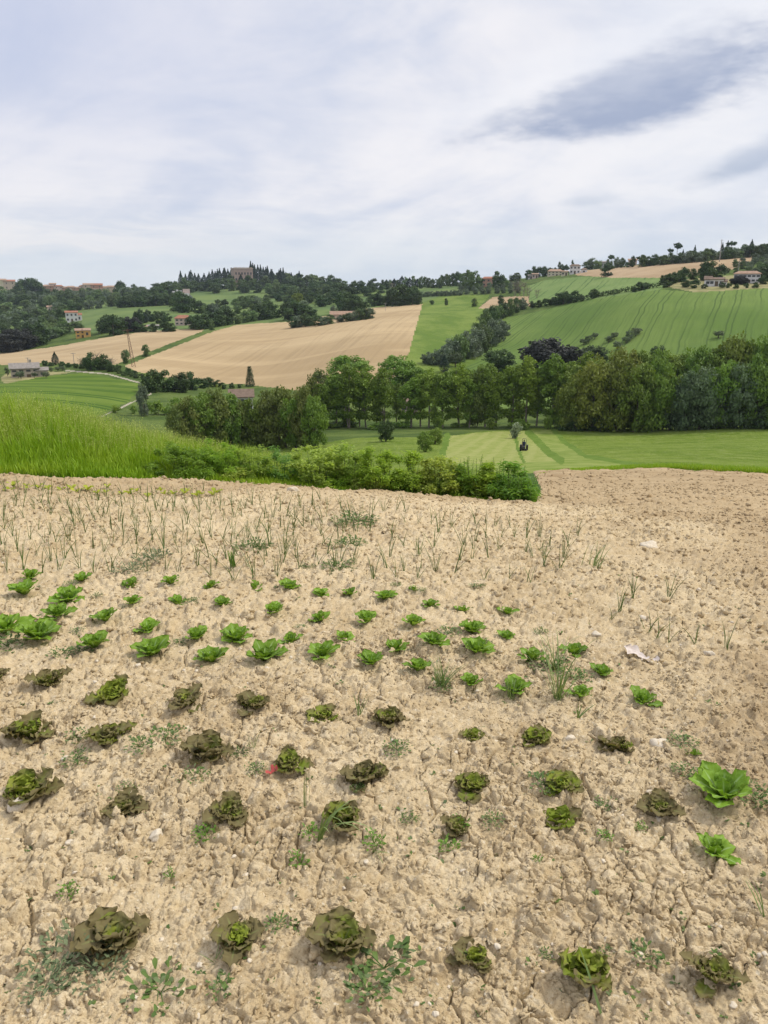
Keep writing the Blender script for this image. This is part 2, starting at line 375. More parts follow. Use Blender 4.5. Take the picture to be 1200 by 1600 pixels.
def lines_u(t, azd):
    x, y, z = t.sep(t.pos()); c_, s_ = math.cos(RAD(azd)), math.sin(RAD(azd))
    return t.m('SUBTRACT', t.m('MULTIPLY', x, c_), t.m('MULTIPLY', y, s_)), t.m('ADD', t.m('MULTIPLY', x, s_), t.m('MULTIPLY', y, c_))
def mown(t):
    u, v = lines_u(t, 12.5)
    n = t.noise(t.pos(), 0.12, 3, 0.6)
    s = t.m('SINE', t.m('MULTIPLY', t.m('ADD', u, t.m('MULTIPLY', n, 1.2)), 2 * math.pi / 2.3))
    c = t.mix(t.ss(t.noise(t.pos(), 0.9, 5, 0.7), 0.35, 0.65), (0.195, 0.235, 0.050), (0.275, 0.295, 0.095))
    return t.mix(t.m('MULTIPLY', t.ss(s, -0.2, 0.8), 0.36), c, (0.32, 0.32, 0.12))
M['mown'] = mat('mown_grass', mown, 0.95, 0.05)
M['mown2'] = mat('greener_mown_grass', two((0.150, 0.205, 0.038), (0.225, 0.265, 0.070), 0.5, 0.36, 0.64, 5, (1, .5, 1)), 0.95, 0.05)
M['margin'] = mat('uncut_margin', two((0.09, 0.15, 0.02), (0.13, 0.195, 0.035), 0.8), 0.95, 0.05)
def meadow(t):
    P = t.pos(); a = t.noise(t.vscale(P, .7, 1, 1), 0.16, 6, 0.7); b = t.noise(t.vscale(P, 0.9, .6, 1), 0.9, 5, 0.75)
    c = t.mix(t.ss(a, 0.35, 0.65), (0.110, 0.170, 0.020), (0.175, 0.235, 0.040))
    return t.mix(t.m('MULTIPLY', t.ss(b, 0.48, 0.64), 0.7), c, (0.225, 0.27, 0.075))
M['meadow'] = mat('meadow', meadow, 0.95, 0.05, bump=grassbump(1.2, 1.0, 0.6))
M['rough'] = mat('rough_grass', two((0.060, 0.095, 0.024), (0.110, 0.150, 0.038), 0.10, 0.38, 0.62, 6), 0.95, 0.05, bump=grassbump(0.4, 0.6, 1.0))
M['strip'] = mat('fallow_grass', two((0.105, 0.165, 0.030), (0.170, 0.225, 0.050), 0.09, 0.35, 0.65, 6, (1, .6, 1)), 0.95, 0.05, bump=grassbump(0.35, 0.7, 1.0))
def wheat(azd, per, c1, c2, dark, wob=0.7, wid=0.10):
    def f(t):
        u, v = lines_u(t, azd); P = t.pos()
        n = t.noise(P, 0.035, 3, 0.5)
        uu = t.m('ADD', u, t.m('MULTIPLY', t.m('SUBTRACT', n, 0.5), wob * 6))
        fr = t.m('FRACT', t.m('DIVIDE', t.m('ADD', uu, 4000), per))
        l1 = t.ss(t.m('ABSOLUTE', t.m('SUBTRACT', fr, 0.38)), wid, wid * .35); l2 = t.ss(t.m('ABSOLUTE', t.m('SUBTRACT', fr, 0.66)), wid, wid * .35)
        ln = t.m('MULTIPLY', t.m('MAXIMUM', l1, l2), t.ss(t.noise(t.comb(t.m('DIVIDE', uu, per * 1.5), t.m('MULTIPLY', v, 0.012), 0.0), 1.0, 2), 0.36, 0.56))
        c = t.mix(t.ss(t.noise(t.vscale(P, 1, .7, 1), 0.025, 5, 0.6), 0.35, 0.65), c1, c2)
        c = t.mix(t.m('MULTIPLY', t.ss(t.noise(t.comb(t.m('MULTIPLY', uu, 1.1), t.m('MULTIPLY', v, 0.05), 0.0), 1.0, 3, .6), 0.4, 0.65), 0.22), c, dark)
        return t.mix(t.m('MULTIPLY', ln, 0.78), c, dark)
    return f
M['wheat'] = mat('green_wheat', wheat(26, 5.6, (0.102, 0.165, 0.036), (0.142, 0.205, 0.050), (0.055, 0.092, 0.025), wid=0.055), 0.95, 0.05)
M['wheat_up'] = mat('upper_wheat', wheat(20, 11, (0.130, 0.200, 0.058), (0.180, 0.245, 0.080), (0.06, 0.11, 0.03), wid=0.06), 0.95, 0.05)
M['wheat_hill'] = mat('hill_crop', two((0.095, 0.145, 0.048), (0.150, 0.200, 0.062), 0.02, 0.35, 0.65, 5), 0.95, 0.05)
ringc = at(20, 655, 100)
def rings(t):
    x, y, z = t.sep(t.pos())
    dx = t.m('SUBTRACT', x, ringc.x); dy = t.m('MULTIPLY', t.m('SUBTRACT', y, ringc.y), 0.62)
    rr = t.m('ADD', t.m('SQRT', t.m('ADD', t.m('MULTIPLY', dx, dx), t.m('MULTIPLY', dy, dy))), t.m('MULTIPLY', t.noise(t.pos(), 0.03, 2), 6))
    fr = t.m('FRACT', t.m('DIVIDE', rr, 9.0))
    l = t.m('MAXIMUM', t.ss(t.m('ABSOLUTE', t.m('SUBTRACT', fr, 0.35)), 0.075, 0.03), t.ss(t.m('ABSOLUTE', t.m('SUBTRACT', fr, 0.56)), 0.075, 0.03))
    c = t.mix(t.ss(t.noise(t.pos(), 0.05, 5, .6), 0.35, 0.65), (0.090, 0.145, 0.020), (0.128, 0.185, 0.030))
    return t.mix(t.m('MULTIPLY', l, 0.85), c, (0.035, 0.085, 0.012))
M['wheat_low'] = mat('low_wheat', rings, 0.95, 0.05)
def plough(azd, c1, c2):
    def f(t):
        u, v = lines_u(t, azd); P = t.pos()
        c = t.mix(t.ss(t.noise(t.vscale(P, .5, 1, 1), 0.022, 5, 0.6), 0.33, 0.67), c1, c2)
        s = t.noise(t.comb(t.m('MULTIPLY', u, 0.55), t.m('MULTIPLY', v, 0.012), 0.0), 1.0, 4, 0.65)
        c = t.mix(t.m('MULTIPLY', t.ss(s, 0.45, 0.68), 0.42), c, tuple(x * 0.72 for x in c1))
        s2 = t.noise(t.comb(t.m('MULTIPLY', u, 0.010), t.m('MULTIPLY', v, 0.07), 0.0), 1.0, 3, 0.5, 0.6)
        return t.mix(t.m('MULTIPLY', t.ss(s2, 0.52, 0.66), 0.35), c, tuple(min(x * 1.18, .7) for x in c2))
    return f
M['plough'] = mat('ploughed_earth', plough(9, (0.36, 0.262, 0.142), (0.455, 0.342, 0.195)), 0.97, 0.05)
M['plough2'] = mat('left_ploughed_earth', plough(-60, (0.35, 0.256, 0.142), (0.445, 0.336, 0.195)), 0.97, 0.05)
M['plough3'] = mat('upper_ploughed_earth', two((0.33, 0.235, 0.135), (0.42, 0.31, 0.19), 0.03, 0.35, 0.65, 5), 0.97, 0.05)
M['track'] = mat('gravel_track', two((0.30, 0.27, 0.20), (0.40, 0.36, 0.28), 0.8), 0.95, 0.05)
M['dry'] = mat('dry_grass', two((0.20, 0.19, 0.08), (0.30, 0.27, 0.13), 0.15), 0.95, 0.05)

# ------------------------------------------------------------------ terrain mesh, split into its fields
def steps():
    r = [0.0, 0.25]
    while r[-1] < 1.15: r.append(r[-1] + 0.035)
    while r[-1] < 6.0: r.append(r[-1] + max(r[-1] ** 2 / 1228 * 1.15, 0.0021))
    while r[-1] < 60: r.append(r[-1] * 1.0055)
    while r[-1] < 1300: r.append(r[-1] * 1.0075)
    while r[-1] < 1600: r.append(r[-1] * 1.04)
    return np.array(r)
rs = steps()
core = np.concatenate([np.arange(-50, -34, 0.2), np.arange(-34, 34.001, 0.1), np.arange(34.2, 50.01, 0.2)]); side = [50.0]; stp = 0.3
while side[-1] < 180: side.append(min(180, side[-1] + stp)); stp = min(stp * 1.35, 8)
azs = np.radians(np.concatenate([-np.array(side[1:])[::-1], core, np.array(side[1:])]))
NR, NA = len(rs), len(azs)
GX = rs[:, None] * np.sin(azs)[None, :]; GY = rs[:, None] * np.cos(azs)[None, :]
GZ = ground(GX, GY)
SOILPOLY = [(-3000, 735), (-200, 743), (0, 745), (100, 746), (200, 748), (300, 752), (400, 757), (500, 763), (600, 768), (700, 776), (800, 784), (838, 787), (846, 765), (833, 738), (919, 735), (1024, 731), (1125, 737), (1200, 741), (1300, 746), (4000, 760), (4000, 90000), (-3000, 90000)]
def soil_mask(x, y, z):
    px_, py_ = project(x, y, z); r = np.hypot(x, y); a = np.abs(np.arctan2(x, y))
    bad = np.isnan(px_) | (a > RAD(50)); px_ = np.where(bad, 0, px_); py_ = np.where(bad, 0, py_)
    py_ = py_ + (vnoise(x * 2.0, y * 2.0, 71) - .5) * np.clip(80 / np.maximum(r, 1), 0, 12)
    return (r < 6.5) | (~bad & pip(SOILPOLY, px_, py_) & (r < 75)) | (bad & (r < 9))
near = rs < 75
k_ = near.sum()
sm = soil_mask(GX[:k_], GY[:k_], GZ[:k_])
disp = np.zeros_like(GZ[:k_]); idx = sm
disp[idx] = soil_disp(GX[:k_][idx], GY[:k_][idx])
GZ0 = GZ.copy()
GZ[:k_] += disp
ii, jj = np.meshgrid(np.arange(NR - 1), np.arange(NA - 1), indexing='ij')
ii, jj = ii.ravel(), jj.ravel()
QUAD = np.stack([ii * NA + jj, ii * NA + jj + 1, (ii + 1) * NA + jj + 1, (ii + 1) * NA + jj], 1)
CX = (GX[ii, jj] + GX[ii + 1, jj + 1]) / 2; CY = (GY[ii, jj] + GY[ii + 1, jj + 1]) / 2; CZ = (GZ0[ii, jj] + GZ0[ii + 1, jj + 1]) / 2
CR = np.hypot(CX, CY); PX, PY = project(CX, CY, CZ)
bad = np.isnan(PX) | (np.abs(np.arctan2(CX, CY)) > RAD(50)); PX = np.where(bad, -9999, PX); PY = np.where(bad, -9999, PY)
jx = (vnoise(CX / 3.5, CY / 3.5, 81) - .5); JX = PX + jx * np.clip(300 / np.maximum(CR, 1), 0, 2.0); JY = PY + (vnoise(CX / 3.5, CY / 3.5, 82) - .5) * np.clip(300 / np.maximum(CR, 1), 0, 2.0)
REG = np.zeros(len(CX), int)                       # 0 rough grass
def fld(i, poly, r0, r1): REG[pip(poly, JX, JY) & (CR > r0) & (CR < r1)] = i
E = 4000
fld(8, [(-E, 470), (0, 470), (73, 462), (187, 460), (280, 452), (410, 452), (432, 470), (480, 475), (520, 478), (560, 463), (610, 450), (720, 440), (720, 476), (640, 476), (580, 482), (450, 500), (333, 517), (100, 520), (-E, 520)], 380, 1250)   # hill crops
fld(3, [(656, 474), (690, 462), (765, 461), (748, 482), (790, 484), (800, 500), (775, 530), (740, 566), (700, 600), (640, 615), (560, 640), (560, 600), (637, 557)], 190, 600)
fld(4, [(747, 482), (770, 464), (830, 463), (833, 478), (790, 482)], 300, 620)
fld(6, [(826, 472), (825, 447), (850, 438), (910, 432), (1030, 434), (1045, 448), (1033, 452), (917, 469), (833, 478)], 280, 600)
fld(7, [(900, 424), (960, 418), (1050, 410), (1153, 402), (1190, 400), (1150, 420), (1100, 430), (1033, 434), (957, 434), (900, 430)], 360, 640)
fld(9, [(1040, 448), (1060, 437), (1150, 430), (1200, 432), (E, 432), (E, 450), (1087, 457)], 290, 460)
fld(5, [(828, 478), (917, 469), (1033, 452), (1087, 457), (1200, 450), (E, 450), (E, 640), (640, 640), (700, 596), (740, 566), (775, 530), (790, 496)], 178, 340)
fld(2, [(195, 572), (333, 518), (373, 507), (447, 503), (520, 492), (578, 481), (660, 475), (637, 557), (610, 600), (560, 612), (463, 610), (380, 600), (300, 598), (233, 584), (213, 581)], 200, 470)
fld(1, [(-E, 560), (0, 552), (43, 547), (83, 542), (133, 533), (183, 524), (233, 517), (320, 513), (315, 518), (180, 570), (133, 570), (80, 567), (0, 570), (-E, 580)], 240, 480)
fld(10, [(-E, 600), (8, 600), (67, 588), (127, 583), (173, 590), (217, 600), (214, 612), (200, 628), (150, 650), (0, 660), (-E, 660)], 120, 275)
fld(15, [(0, 592), (10, 583), (70, 580), (115, 582), (67, 588), (8, 600)], 150, 290)
MEAD = [(400, 705), (560, 684), (690, 682), (760, 673), (860, 668), (1200, 664), (E, 660), (E, 770), (1200, 745), (1024, 736), (830, 745), (700, 790), (400, 790)]
fld(11, MEAD, 42, 172)
fld(22, [(829, 673), (862, 670), (881, 692), (915, 714), (1012, 731), (930, 737), (830, 741), (740, 735), (689, 722), (760, 700)], 42, 170)
fld(12, [(700, 681), (771, 674), (829, 673), (838, 685), (856, 704), (879, 720), (818, 724), (689, 723)], 42, 170)
for pl, wdt in (([(826, 675), (838, 688), (858, 708), (877, 720)], 5.5), ([(806, 684), (809, 700), (818, 722)], 2.6), ([(699, 681), (688, 722)], 5), ([(862, 668), (881, 690), (915, 713), (1012, 730), (1100, 735)], 3.5)):
    REG[(dline(pl, JX, JY) < wdt) & (CR > 55) & (CR < 160)] = 13
for pl in ([(104, 579), (167, 584), (218, 598)], [(236, 615), (193, 635), (160, 650)]):
    REG[(dline(pl, PX, PY) < 0.95) & (CR > 110) & (CR < 330)] = 14
SM = soil_mask(CX, CY, CZ); REG[SM] = 20
REG[(CR < 42) & ~SM] = 21
NAMES = {0: ('hillside_ground', 'rough'), 1: ('ploughed_field', 'plough2'), 2: ('ploughed_field', 'plough'), 3: ('fallow_field', 'strip'), 4: ('ploughed_field', 'plough3'), 5: ('wheat_field', 'wheat'), 6: ('wheat_field', 'wheat_up'),
    7: ('ploughed_field', 'plough3'), 8: ('hill_field', 'wheat_hill'), 9: ('dry_field', 'dry'), 10: ('wheat_field', 'wheat_low'), 11: ('meadow', 'meadow'), 12: ('mown_field', 'mown'), 13: ('field_margin', 'margin'), 14: ('farm_track', 'track'), 15: ('farmyard_ground', 'dry'), 22: ('mown_field', 'mown2'), 20: ('soil_field', 'soil'), 21: ('bank_ground', 'bank')}
VALL = np.stack([GX.ravel(), GY.ravel(), GZ.ravel()], 1)
for rid, (nm, mk) in NAMES.items():
    fi = np.nonzero(REG == rid)[0]
    if len(fi) == 0: continue
    uq, inv = np.unique(QUAD[fi].ravel(), return_inverse=True)
    Vv = VALL[uq]; at_ = None
    if rid == 20: at_ = {'till': till(Vv[:, 0], Vv[:, 1]), 'far': sstep(np.hypot(Vv[:, 0], Vv[:, 1]), 9, 26)}
    o = obj(nm, mesh_np(nm, Vv, inv.reshape(-1, 4), M[mk], at_)); o['kind'] = 'structure'
LABELS_FIELD = {}

# ------------------------------------------------------------------ foliage materials
def leafmat(name, c1, c2, tr=0.28, rough=0.55, spec=0.25, objvar=0.35):
    def f(t):
        a = t.attr('rnd'); c = t.mix(a, c1, c2)
        h = t.new('ShaderNodeHueSaturation'); r = t.objrand()
        t.put(h.inputs['Value'], t.m('ADD', 1 - objvar / 2, t.m('MULTIPLY', r, objvar)))
        t.put(h.inputs['Hue'], t.m('ADD', 0.488, t.m('MULTIPLY', t.m('FRACT', t.m('MULTIPLY', r, 7.31)), 0.024)))
        t.put(h.inputs['Color'], c); return h.outputs[0]
    return mat(name, f, rough, spec, tr)
M['row'] = leafmat('row_tree_leaf', (0.116, 0.196, 0.022), (0.221, 0.312, 0.044))
M['broad'] = leafmat('broadleaf', (0.111, 0.200, 0.026), (0.223, 0.318, 0.050))
M['yellow'] = leafmat('yellowish_leaf', (0.146, 0.185, 0.026), (0.245, 0.284, 0.055))
M['silver'] = leafmat('silver_leaf', (0.079, 0.131, 0.053), (0.168, 0.226, 0.116))
M['dark'] = leafmat('dark_leaf', (0.034, 0.069, 0.019), (0.075, 0.124, 0.029), 0.18)
M['plum'] = leafmat('plum_leaf', (0.022, 0.024, 0.022), (0.042, 0.046, 0.033), 0.10)
M['cypress'] = leafmat('cypress_needles', (0.018, 0.040, 0.022), (0.040, 0.073, 0.037), 0.08)
M['olive'] = leafmat('olive_leaf', (0.085, 0.120, 0.058), (0.160, 0.200, 0.115))
M['willow'] = leafmat('willow_leaf', (0.109, 0.149, 0.030), (0.207, 0.247, 0.063))
M['farleaf'] = leafmat('far_leaf', (0.072, 0.125, 0.039), (0.150, 0.210, 0.069), 0.2, objvar=0.7)  # paler bluish green: haze of distance put into the leaf colour
M['fargrey'] = leafmat('far_grey_leaf', (0.101, 0.141, 0.084), (0.190, 0.240, 0.152), 0.2, objvar=0.4)
M['palesilver'] = leafmat('pale_silver_leaf', (0.17, 0.22, 0.12), (0.32, 0.36, 0.24))
M['bark'] = mat('bark', two((0.075, 0.058, 0.042), (0.16, 0.135, 0.105), 3.0), 0.95, 0.1)
M['palebark'] = mat('pale_bark', two((0.15, 0.125, 0.10), (0.26, 0.23, 0.19), 3.0), 0.95, 0.1)

def rand_dirs(n):
    v = rng.normal(size=(n, 3)); return v / np.linalg.norm(v, axis=1)[:, None]
def leaf_cards(C, size, N=None, asp=0.62, rnd=None):
    """rhombic leaf-clump faces at C (n,3); N preferred normals"""
    n = len(C); size = np.broadcast_to(size, n)
    d = rand_dirs(n)
    if N is not None: d = d * 0.75 + N * 0.8; d /= np.linalg.norm(d, axis=1)[:, None] + 1e-9
    t = np.cross(d, rand_dirs(n)); t /= np.linalg.norm(t, axis=1)[:, None] + 1e-9
    b = np.cross(d, t); s = size[:, None]
    V = np.stack([C - t * s * .5, C + b * s * .5 * asp, C + t * s * .55 + d * s * .12, C - b * s * .5 * asp], 1).reshape(-1, 3)
    Q = np.arange(4 * n).reshape(n, 4)
    r_ = rng.random(n) if rnd is None else rnd
    return V, Q, {'rnd': np.repeat(np.clip(r_, 0, 1), 4)}
def tube(P, Rr, k=6):
    P = np.asarray(P, float); n = len(P); T = np.gradient(P, axis=0); T /= np.linalg.norm(T, axis=1)[:, None] + 1e-9
    up = np.where(np.abs(T[:, 2:3]) > 0.9, np.array([[1., 0, 0]]), np.array([[0, 0, 1.]]))
    a = np.cross(T, up); a /= np.linalg.norm(a, axis=1)[:, None]; b = np.cross(T, a)
    th = np.linspace(0, 2 * math.pi, k, endpoint=False); Rr = np.asarray(Rr, float)[:, None, None]
    V = (P[:, None] + Rr * (np.cos(th)[None, :, None] * a[:, None] + np.sin(th)[None, :, None] * b[:, None])).reshape(-1, 3)
    i, j = np.meshgrid(np.arange(n - 1), np.arange(k), indexing='ij'); i, j = i.ravel(), j.ravel(); j2 = (j + 1) % k
    return V, np.stack([i * k + j, i * k + j2, (i + 1) * k + j2, (i + 1) * k + j], 1), {}
def clumps(n, cz, rx, rz, rmin=0.35, shape=None):
    out = []
    while len(out) < n:
        p = rng.uniform(-1, 1, 3); L = np.linalg.norm(p)
        if L > 1 or L < rmin: continue
        f = shape(p[2]) if shape else 1.0
        out.append((p[0] * rx * f, p[1] * rx * f, cz + p[2] * rz))
    return np.array(out)
def crown(cl, rad, n_per, size, centre, mix_rnd=0.5, flat=0.8):
    cl = np.asarray(cl); n = len(cl); rad = np.broadcast_to(rad, n) * rng.uniform(.7, 1.25, n)
    dd = rand_dirs(n * n_per); rr = rng.random(n * n_per) ** 0.42
    C = np.repeat(cl, n_per, 0) + dd * (rr * np.repeat(rad, n_per))[:, None] * np.array([1, 1, flat])
    N = C - centre; N /= np.linalg.norm(N, axis=1)[:, None] + 1e-9; N = N * .5 + dd * .5
    r_ = np.repeat(rng.random(n), n_per) * mix_rnd + rng.random(n * n_per) * (1 - mix_rnd)
    return leaf_cards(C, size * rng.uniform(.6, 1.35, len(C)), N, rnd=r_)
def trunk(h, r0, limbs, top, lean=0.03, multi=1, spread=0.0):
    ps = []
    for k in range(multi):
        a = rng.uniform(0, 6.28); off = spread * (k > 0 or multi > 1)
        b0 = np.array([math.cos(a) * off * .25, math.sin(a) * off * .25, -0.3]); tp = np.array([math.cos(a) * off + rng.normal() * lean * h, math.sin(a) * off + rng.normal() * lean * h, h * rng.uniform(.85, 1)])
        t_ = np.linspace(0, 1, 7)[:, None]; P = b0 + (tp - b0) * t_ + np.sin(t_ * 3.1) * rng.normal(size=3) * [lean * h * .7, lean * h * .7, 0]
        ps.append(tube(P, r0 * (1.25 - 1.05 * t_[:, 0]) / multi ** .4))
        for L in range(limbs):
            i0 = rng.integers(2, 6); st = P[i0]; a2 = rng.uniform(0, 6.28); ln = top * rng.uniform(.5, 1)
            en = st + np.array([math.cos(a2) * ln, math.sin(a2) * ln, ln * rng.uniform(.5, 1.1)])
            s_ = np.linspace(0, 1, 5)[:, None]; Q_ = st + (en - st) * s_ + np.array([0, 0, 1]) * (s_ * (1 - s_)) * ln * -.25
            ps.append(tube(Q_, r0 * .42 * (1 - .85 * s_[:, 0]), 5))
    return merge(ps)
PROTO = {}
def proto(kind, variants, leafm, barkm, mk):
    for v in range(variants):
        cr, tr = mk(v)
        PROTO[(kind, v)] = (mesh_np(kind + '_crown', *cr[:2], M[leafm], cr[2], smooth=False), mesh_np(kind + '_trunk', *tr[:2], M[barkm]))
NV = {}
def defproto(kind, variants, leafm, barkm, mk, nominal_h): NV[kind] = (variants, nominal_h); proto(kind, variants, leafm, barkm, mk)
egg = lambda z: 1.0 - 0.28 * max(z, 0) - 0.05 * max(-z, 0)
def mk_row(v):
    c = clumps(46, 8.4, 2.7, 4.3, .3, egg)
    low = clumps(9, 3.2, 2.3, 1.3, .2)
    return crown(np.vstack([c, low]), 1.05, 90, 0.46, np.array([0, 0, 7.5])), trunk(11.5, .20, 5, 2.2, .03, 1 + (v % 2), .8)
defproto('row_tree', 4, 'row', 'palebark', mk_row, 13.0)
def mk_broad(v):
    c = np.vstack([clumps(62, 5.7, 4.1, 3.9, .45, lambda z: 1 - .15 * max(z, 0)), clumps(14, 1.5, 3.6, 1.0, .2)])
    return crown(c, 1.2, 84, 0.50, np.array([0, 0, 4.6])), trunk(6.5, .32, 6, 3.0, .04)
def mk_plum(v):
    c = np.vstack([clumps(120, 5.3, 4.3, 4.3, .5), clumps(16, 1.4, 3.6, 1.0, .2)])
    return crown(c, 1.3, 80, 0.55, np.array([0, 0, 4.6])), trunk(6.5, .32, 6, 3.0, .04)
for k_, lm in (('broad_tree', 'broad'), ('yellow_tree', 'yellow'), ('silver_tree', 'silver'), ('dark_tree', 'dark')): defproto(k_, 2, lm, 'bark', mk_broad, 10.4)
defproto('plum_tree', 2, 'plum', 'bark', mk_plum, 10.4)
def mk_willow(v):
    c = np.vstack([clumps(46, 3.6, 3.0, 3.2, .3, lambda z: 1 - .35 * max(z, 0)), clumps(12, 1.0, 2.8, .7, .2)])
    return crown(c, .95, 80, 0.42, np.array([0, 0, 2.5])), trunk(5.5, .16, 5, 1.8, .06, 3, 1.6)
defproto('willow_tree', 3, 'willow', 'bark', mk_willow, 7.2)
def mk_far(v):
    c = np.vstack([clumps(26, 5.0 + .25 * v, 3.9 - .25 * v, 4.2, .4, lambda z: 1 - .25 * max(z, 0)), clumps(7, 1.2, 3.6, .9, .2)])
    return crown(c, 1.65, 62, .85, np.array([0, 0, 4.0])), trunk(6.0, .30, 3, 2.5, .04)
defproto('far_tree', 4, 'farleaf', 'bark', mk_far, 10.0); defproto('grey_tree', 2, 'fargrey', 'bark', mk_far, 10.0)
defproto('far_dark_tree', 3, 'dark', 'bark', mk_far, 10.0)
def mk_cyp(v):
    n = 1300; z = rng.random(n) ** .85; a = rng.uniform(0, 6.28, n); w = np.clip(np.sin(np.clip(z * 1.06 + .02, 0, 1) ** .62 * math.pi), .0, 1) ** .8 * (1.2 + .2 * v)
    rr = w * rng.uniform(.55, 1.0, n); C = np.stack([np.cos(a) * rr, np.sin(a) * rr, .5 + z * 11.3], 1)
    N = np.stack([np.cos(a), np.sin(a), np.full(n, .15)], 1)
    return leaf_cards(C, .48 * rng.uniform(.6, 1.3, n), N), trunk(8, .18, 0, 1, .01)
defproto('cypress', 3, 'cypress', 'bark', mk_cyp, 12.0)
def mk_fir(v):
    ps = []
    for k in range(16):
        z = .8 + k * .58; R_ = 2.4 * (1 - k / 17) + .15
        for a in np.arange(0, 6.28, 6.28 / 7) + k * .4: ps.append((np.cos(a) * R_ * .6, np.sin(a) * R_ * .6, z - .15 * R_))
    return crown(np.array(ps), .62, 24, .36, np.array([0, 0, 4.]), flat=.4), trunk(10, .16, 0, 1, .01)
defproto('fir_tree', 1, 'dark', 'bark', mk_fir, 10.2)
def mk_pine(v):
    c = clumps(26, 8.2, 3.8, 1.5, .2)
    return crown(c, 1.1, 46, .7, np.array([0, 0, 7.0]), flat=.6), trunk(8, .28, 4, 2.4, .05)
defproto('umbrella_pine', 2, 'dark', 'bark', mk_pine, 10.2)
def mk_olive(v):
    c = clumps(22, 2.7, 1.9, 1.6, .4)
    return crown(c, .75, 48, .42, np.array([0, 0, 2.4])), trunk(2.8, .2, 4, 1.3, .08)
defproto('olive_tree', 2, 'olive', 'bark', mk_olive, 4.9)
def mk_bush(v):
    c = clumps(16, .95, 1.05, .85, .3)
    return crown(c, .5, 46, .30, np.array([0, 0, .6])), trunk(1.2, .06, 3, .5, .1, 3, .5)
defproto('bush', 2, 'broad', 'bark', mk_bush, 2.15); defproto('grey_bush', 2, 'palesilver', 'bark', mk_bush, 2.15); defproto('dark_bush', 2, 'dark', 'bark', mk_bush, 2.15)
def mk_bare(v):
    tr = trunk(6.5, .15, 26, 2.6, .05, 2, .8); n = 60
    return leaf_cards(clumps(n, 5, 2.0, 2.3), .25), tr
defproto('bare_tree', 2, 'willow', 'palebark', mk_bare, 8.0)
TREE_N = [0]
def plant(kind, loc, h, wpx_m=None, label='', cat='tree', group=None, name=None, sink=0.0):
    v = TREE_N[0] % NV[kind][0]; TREE_N[0] += 1
    s = h / NV[kind][1]; cr, tr = PROTO[(kind, v)]
    nm = name or {'row_tree': 'broadleaf_tree', 'broad_tree': 'broadleaf_tree', 'yellow_tree': 'broadleaf_tree', 'silver_tree': 'silver_leaved_tree', 'dark_tree': 'broadleaf_tree', 'plum_tree': 'plum_tree', 'far_tree': 'broadleaf_tree', 'far_dark_tree': 'evergreen_tree', 'grey_tree': 'broadleaf_tree', 'grey_bush': 'bush', 'dark_bush': 'bush'}.get(kind, kind)
    o = thing(nm, label, cat, (loc[0], loc[1], loc[2] - sink), rng.uniform(0, 6.28), group)
    sx = s
    if wpx_m: sx = wpx_m / {'row_tree': 7.4, 'cypress': 2.5, 'fir_tree': 4.6, 'olive_tree': 5.2, 'bush': 3.0, 'grey_bush': 3.0, 'dark_bush': 3.0, 'willow_tree': 7.6, 'umbrella_pine': 9.6, 'bare_tree': 6}.get(kind, 10.0)
    o.scale = (sx, sx, s); obj('crown', cr, o); obj('trunk', tr, o); return o
def trees(rows, kind_of, what, where, group, rmin=60, cat='tree', depth=0.0, hmul=None):
    hmul = hmul or (1.18 if rmin >= 280 else 1.0)
    """rows: (px, base_py, top_py, width_px[, kind]); labels count them from the left"""
    rows = sorted(rows, key=lambda t: t[0]); n = len(rows)
    for i, t in enumerate(rows):
        p = at(t[0], t[1], rmin); dist = math.sqrt(p.x ** 2 + p.y ** 2 + (p.z - CAMZ) ** 2)
        if depth: p = bearing(t[0], t[1], math.hypot(p.x, p.y) + rng.uniform(-depth, depth))
        h = (t[1] - t[2]) * dist / F * 1.03 * hmul; w_ = t[3] * dist / F * (1.05 if rmin < 280 else 1.3) if t[3] else None
        kind = t[4] if len(t) > 4 else kind_of
        wh = what[kind] if isinstance(what, dict) else what
        plant(kind, p, h, w_, (f'{wh}, {nth(i, n)} {where}' if n > 1 else f'{wh} {where}'), cat, group)

# ------------------------------------------------------------------ trees, zone by zone (photo pixel of the foot, of the top, width)
B_ = 'leafy green tree'
trees([(489, 668, 590, 42, 'willow_tree'), (476, 675, 604, 42, 'willow_tree'), (500, 668, 600, 40), (511, 669, 596, 40), (526, 668, 586, 46), (546, 669, 573, 50), (562, 667, 590, 36), (573, 668, 578, 48), (588, 669, 594, 36), (600, 669, 579, 46), (620, 665, 600, 30), (642, 668, 592, 46), (657, 667, 584, 44), (671, 668, 580, 44), (692, 668, 582, 48), (719, 667, 572, 52), (733, 668, 592, 38), (743, 667, 579, 44, 'willow_tree'), (758, 667, 570, 52), (777, 667, 586, 42), (799, 667, 573, 54), (820, 667, 563, 56), (838, 666, 580, 46), (858, 667, 560, 60), (872, 667, 574, 50)],
      'row_tree', {'row_tree': 'slender-trunked green tree', 'willow_tree': 'pale olive-green tree'}, 'in the row behind the mown grass', 'trees in the valley row', 100)
trees([(545, 604, 556, 76), (500, 615, 578, 40, 'willow_tree'), (620, 604, 553, 66), (655, 606, 575, 45, 'broad_tree'), (720, 605, 572, 50, 'broad_tree'), (780, 582, 546, 54, 'dark_tree'), (860, 588, 532, 92, 'plum_tree'), (925, 576, 541, 54, 'dark_tree'), (1028, 566, 541, 26, 'dark_tree')], 'broad_tree',
      {'broad_tree': 'dense rounded green tree', 'dark_tree': 'dark rounded tree', 'plum_tree': 'wide blackish purple-leaved tree', 'willow_tree': 'pale olive-green tree'}, 'behind the valley row', 'rounded trees behind the valley row', 175)
trees([(643, 590, 564, 8), (694, 582, 556, 13)], 'cypress', 'small dark cypress', 'behind the valley tree row', 'small cypresses behind the valley row', 175)
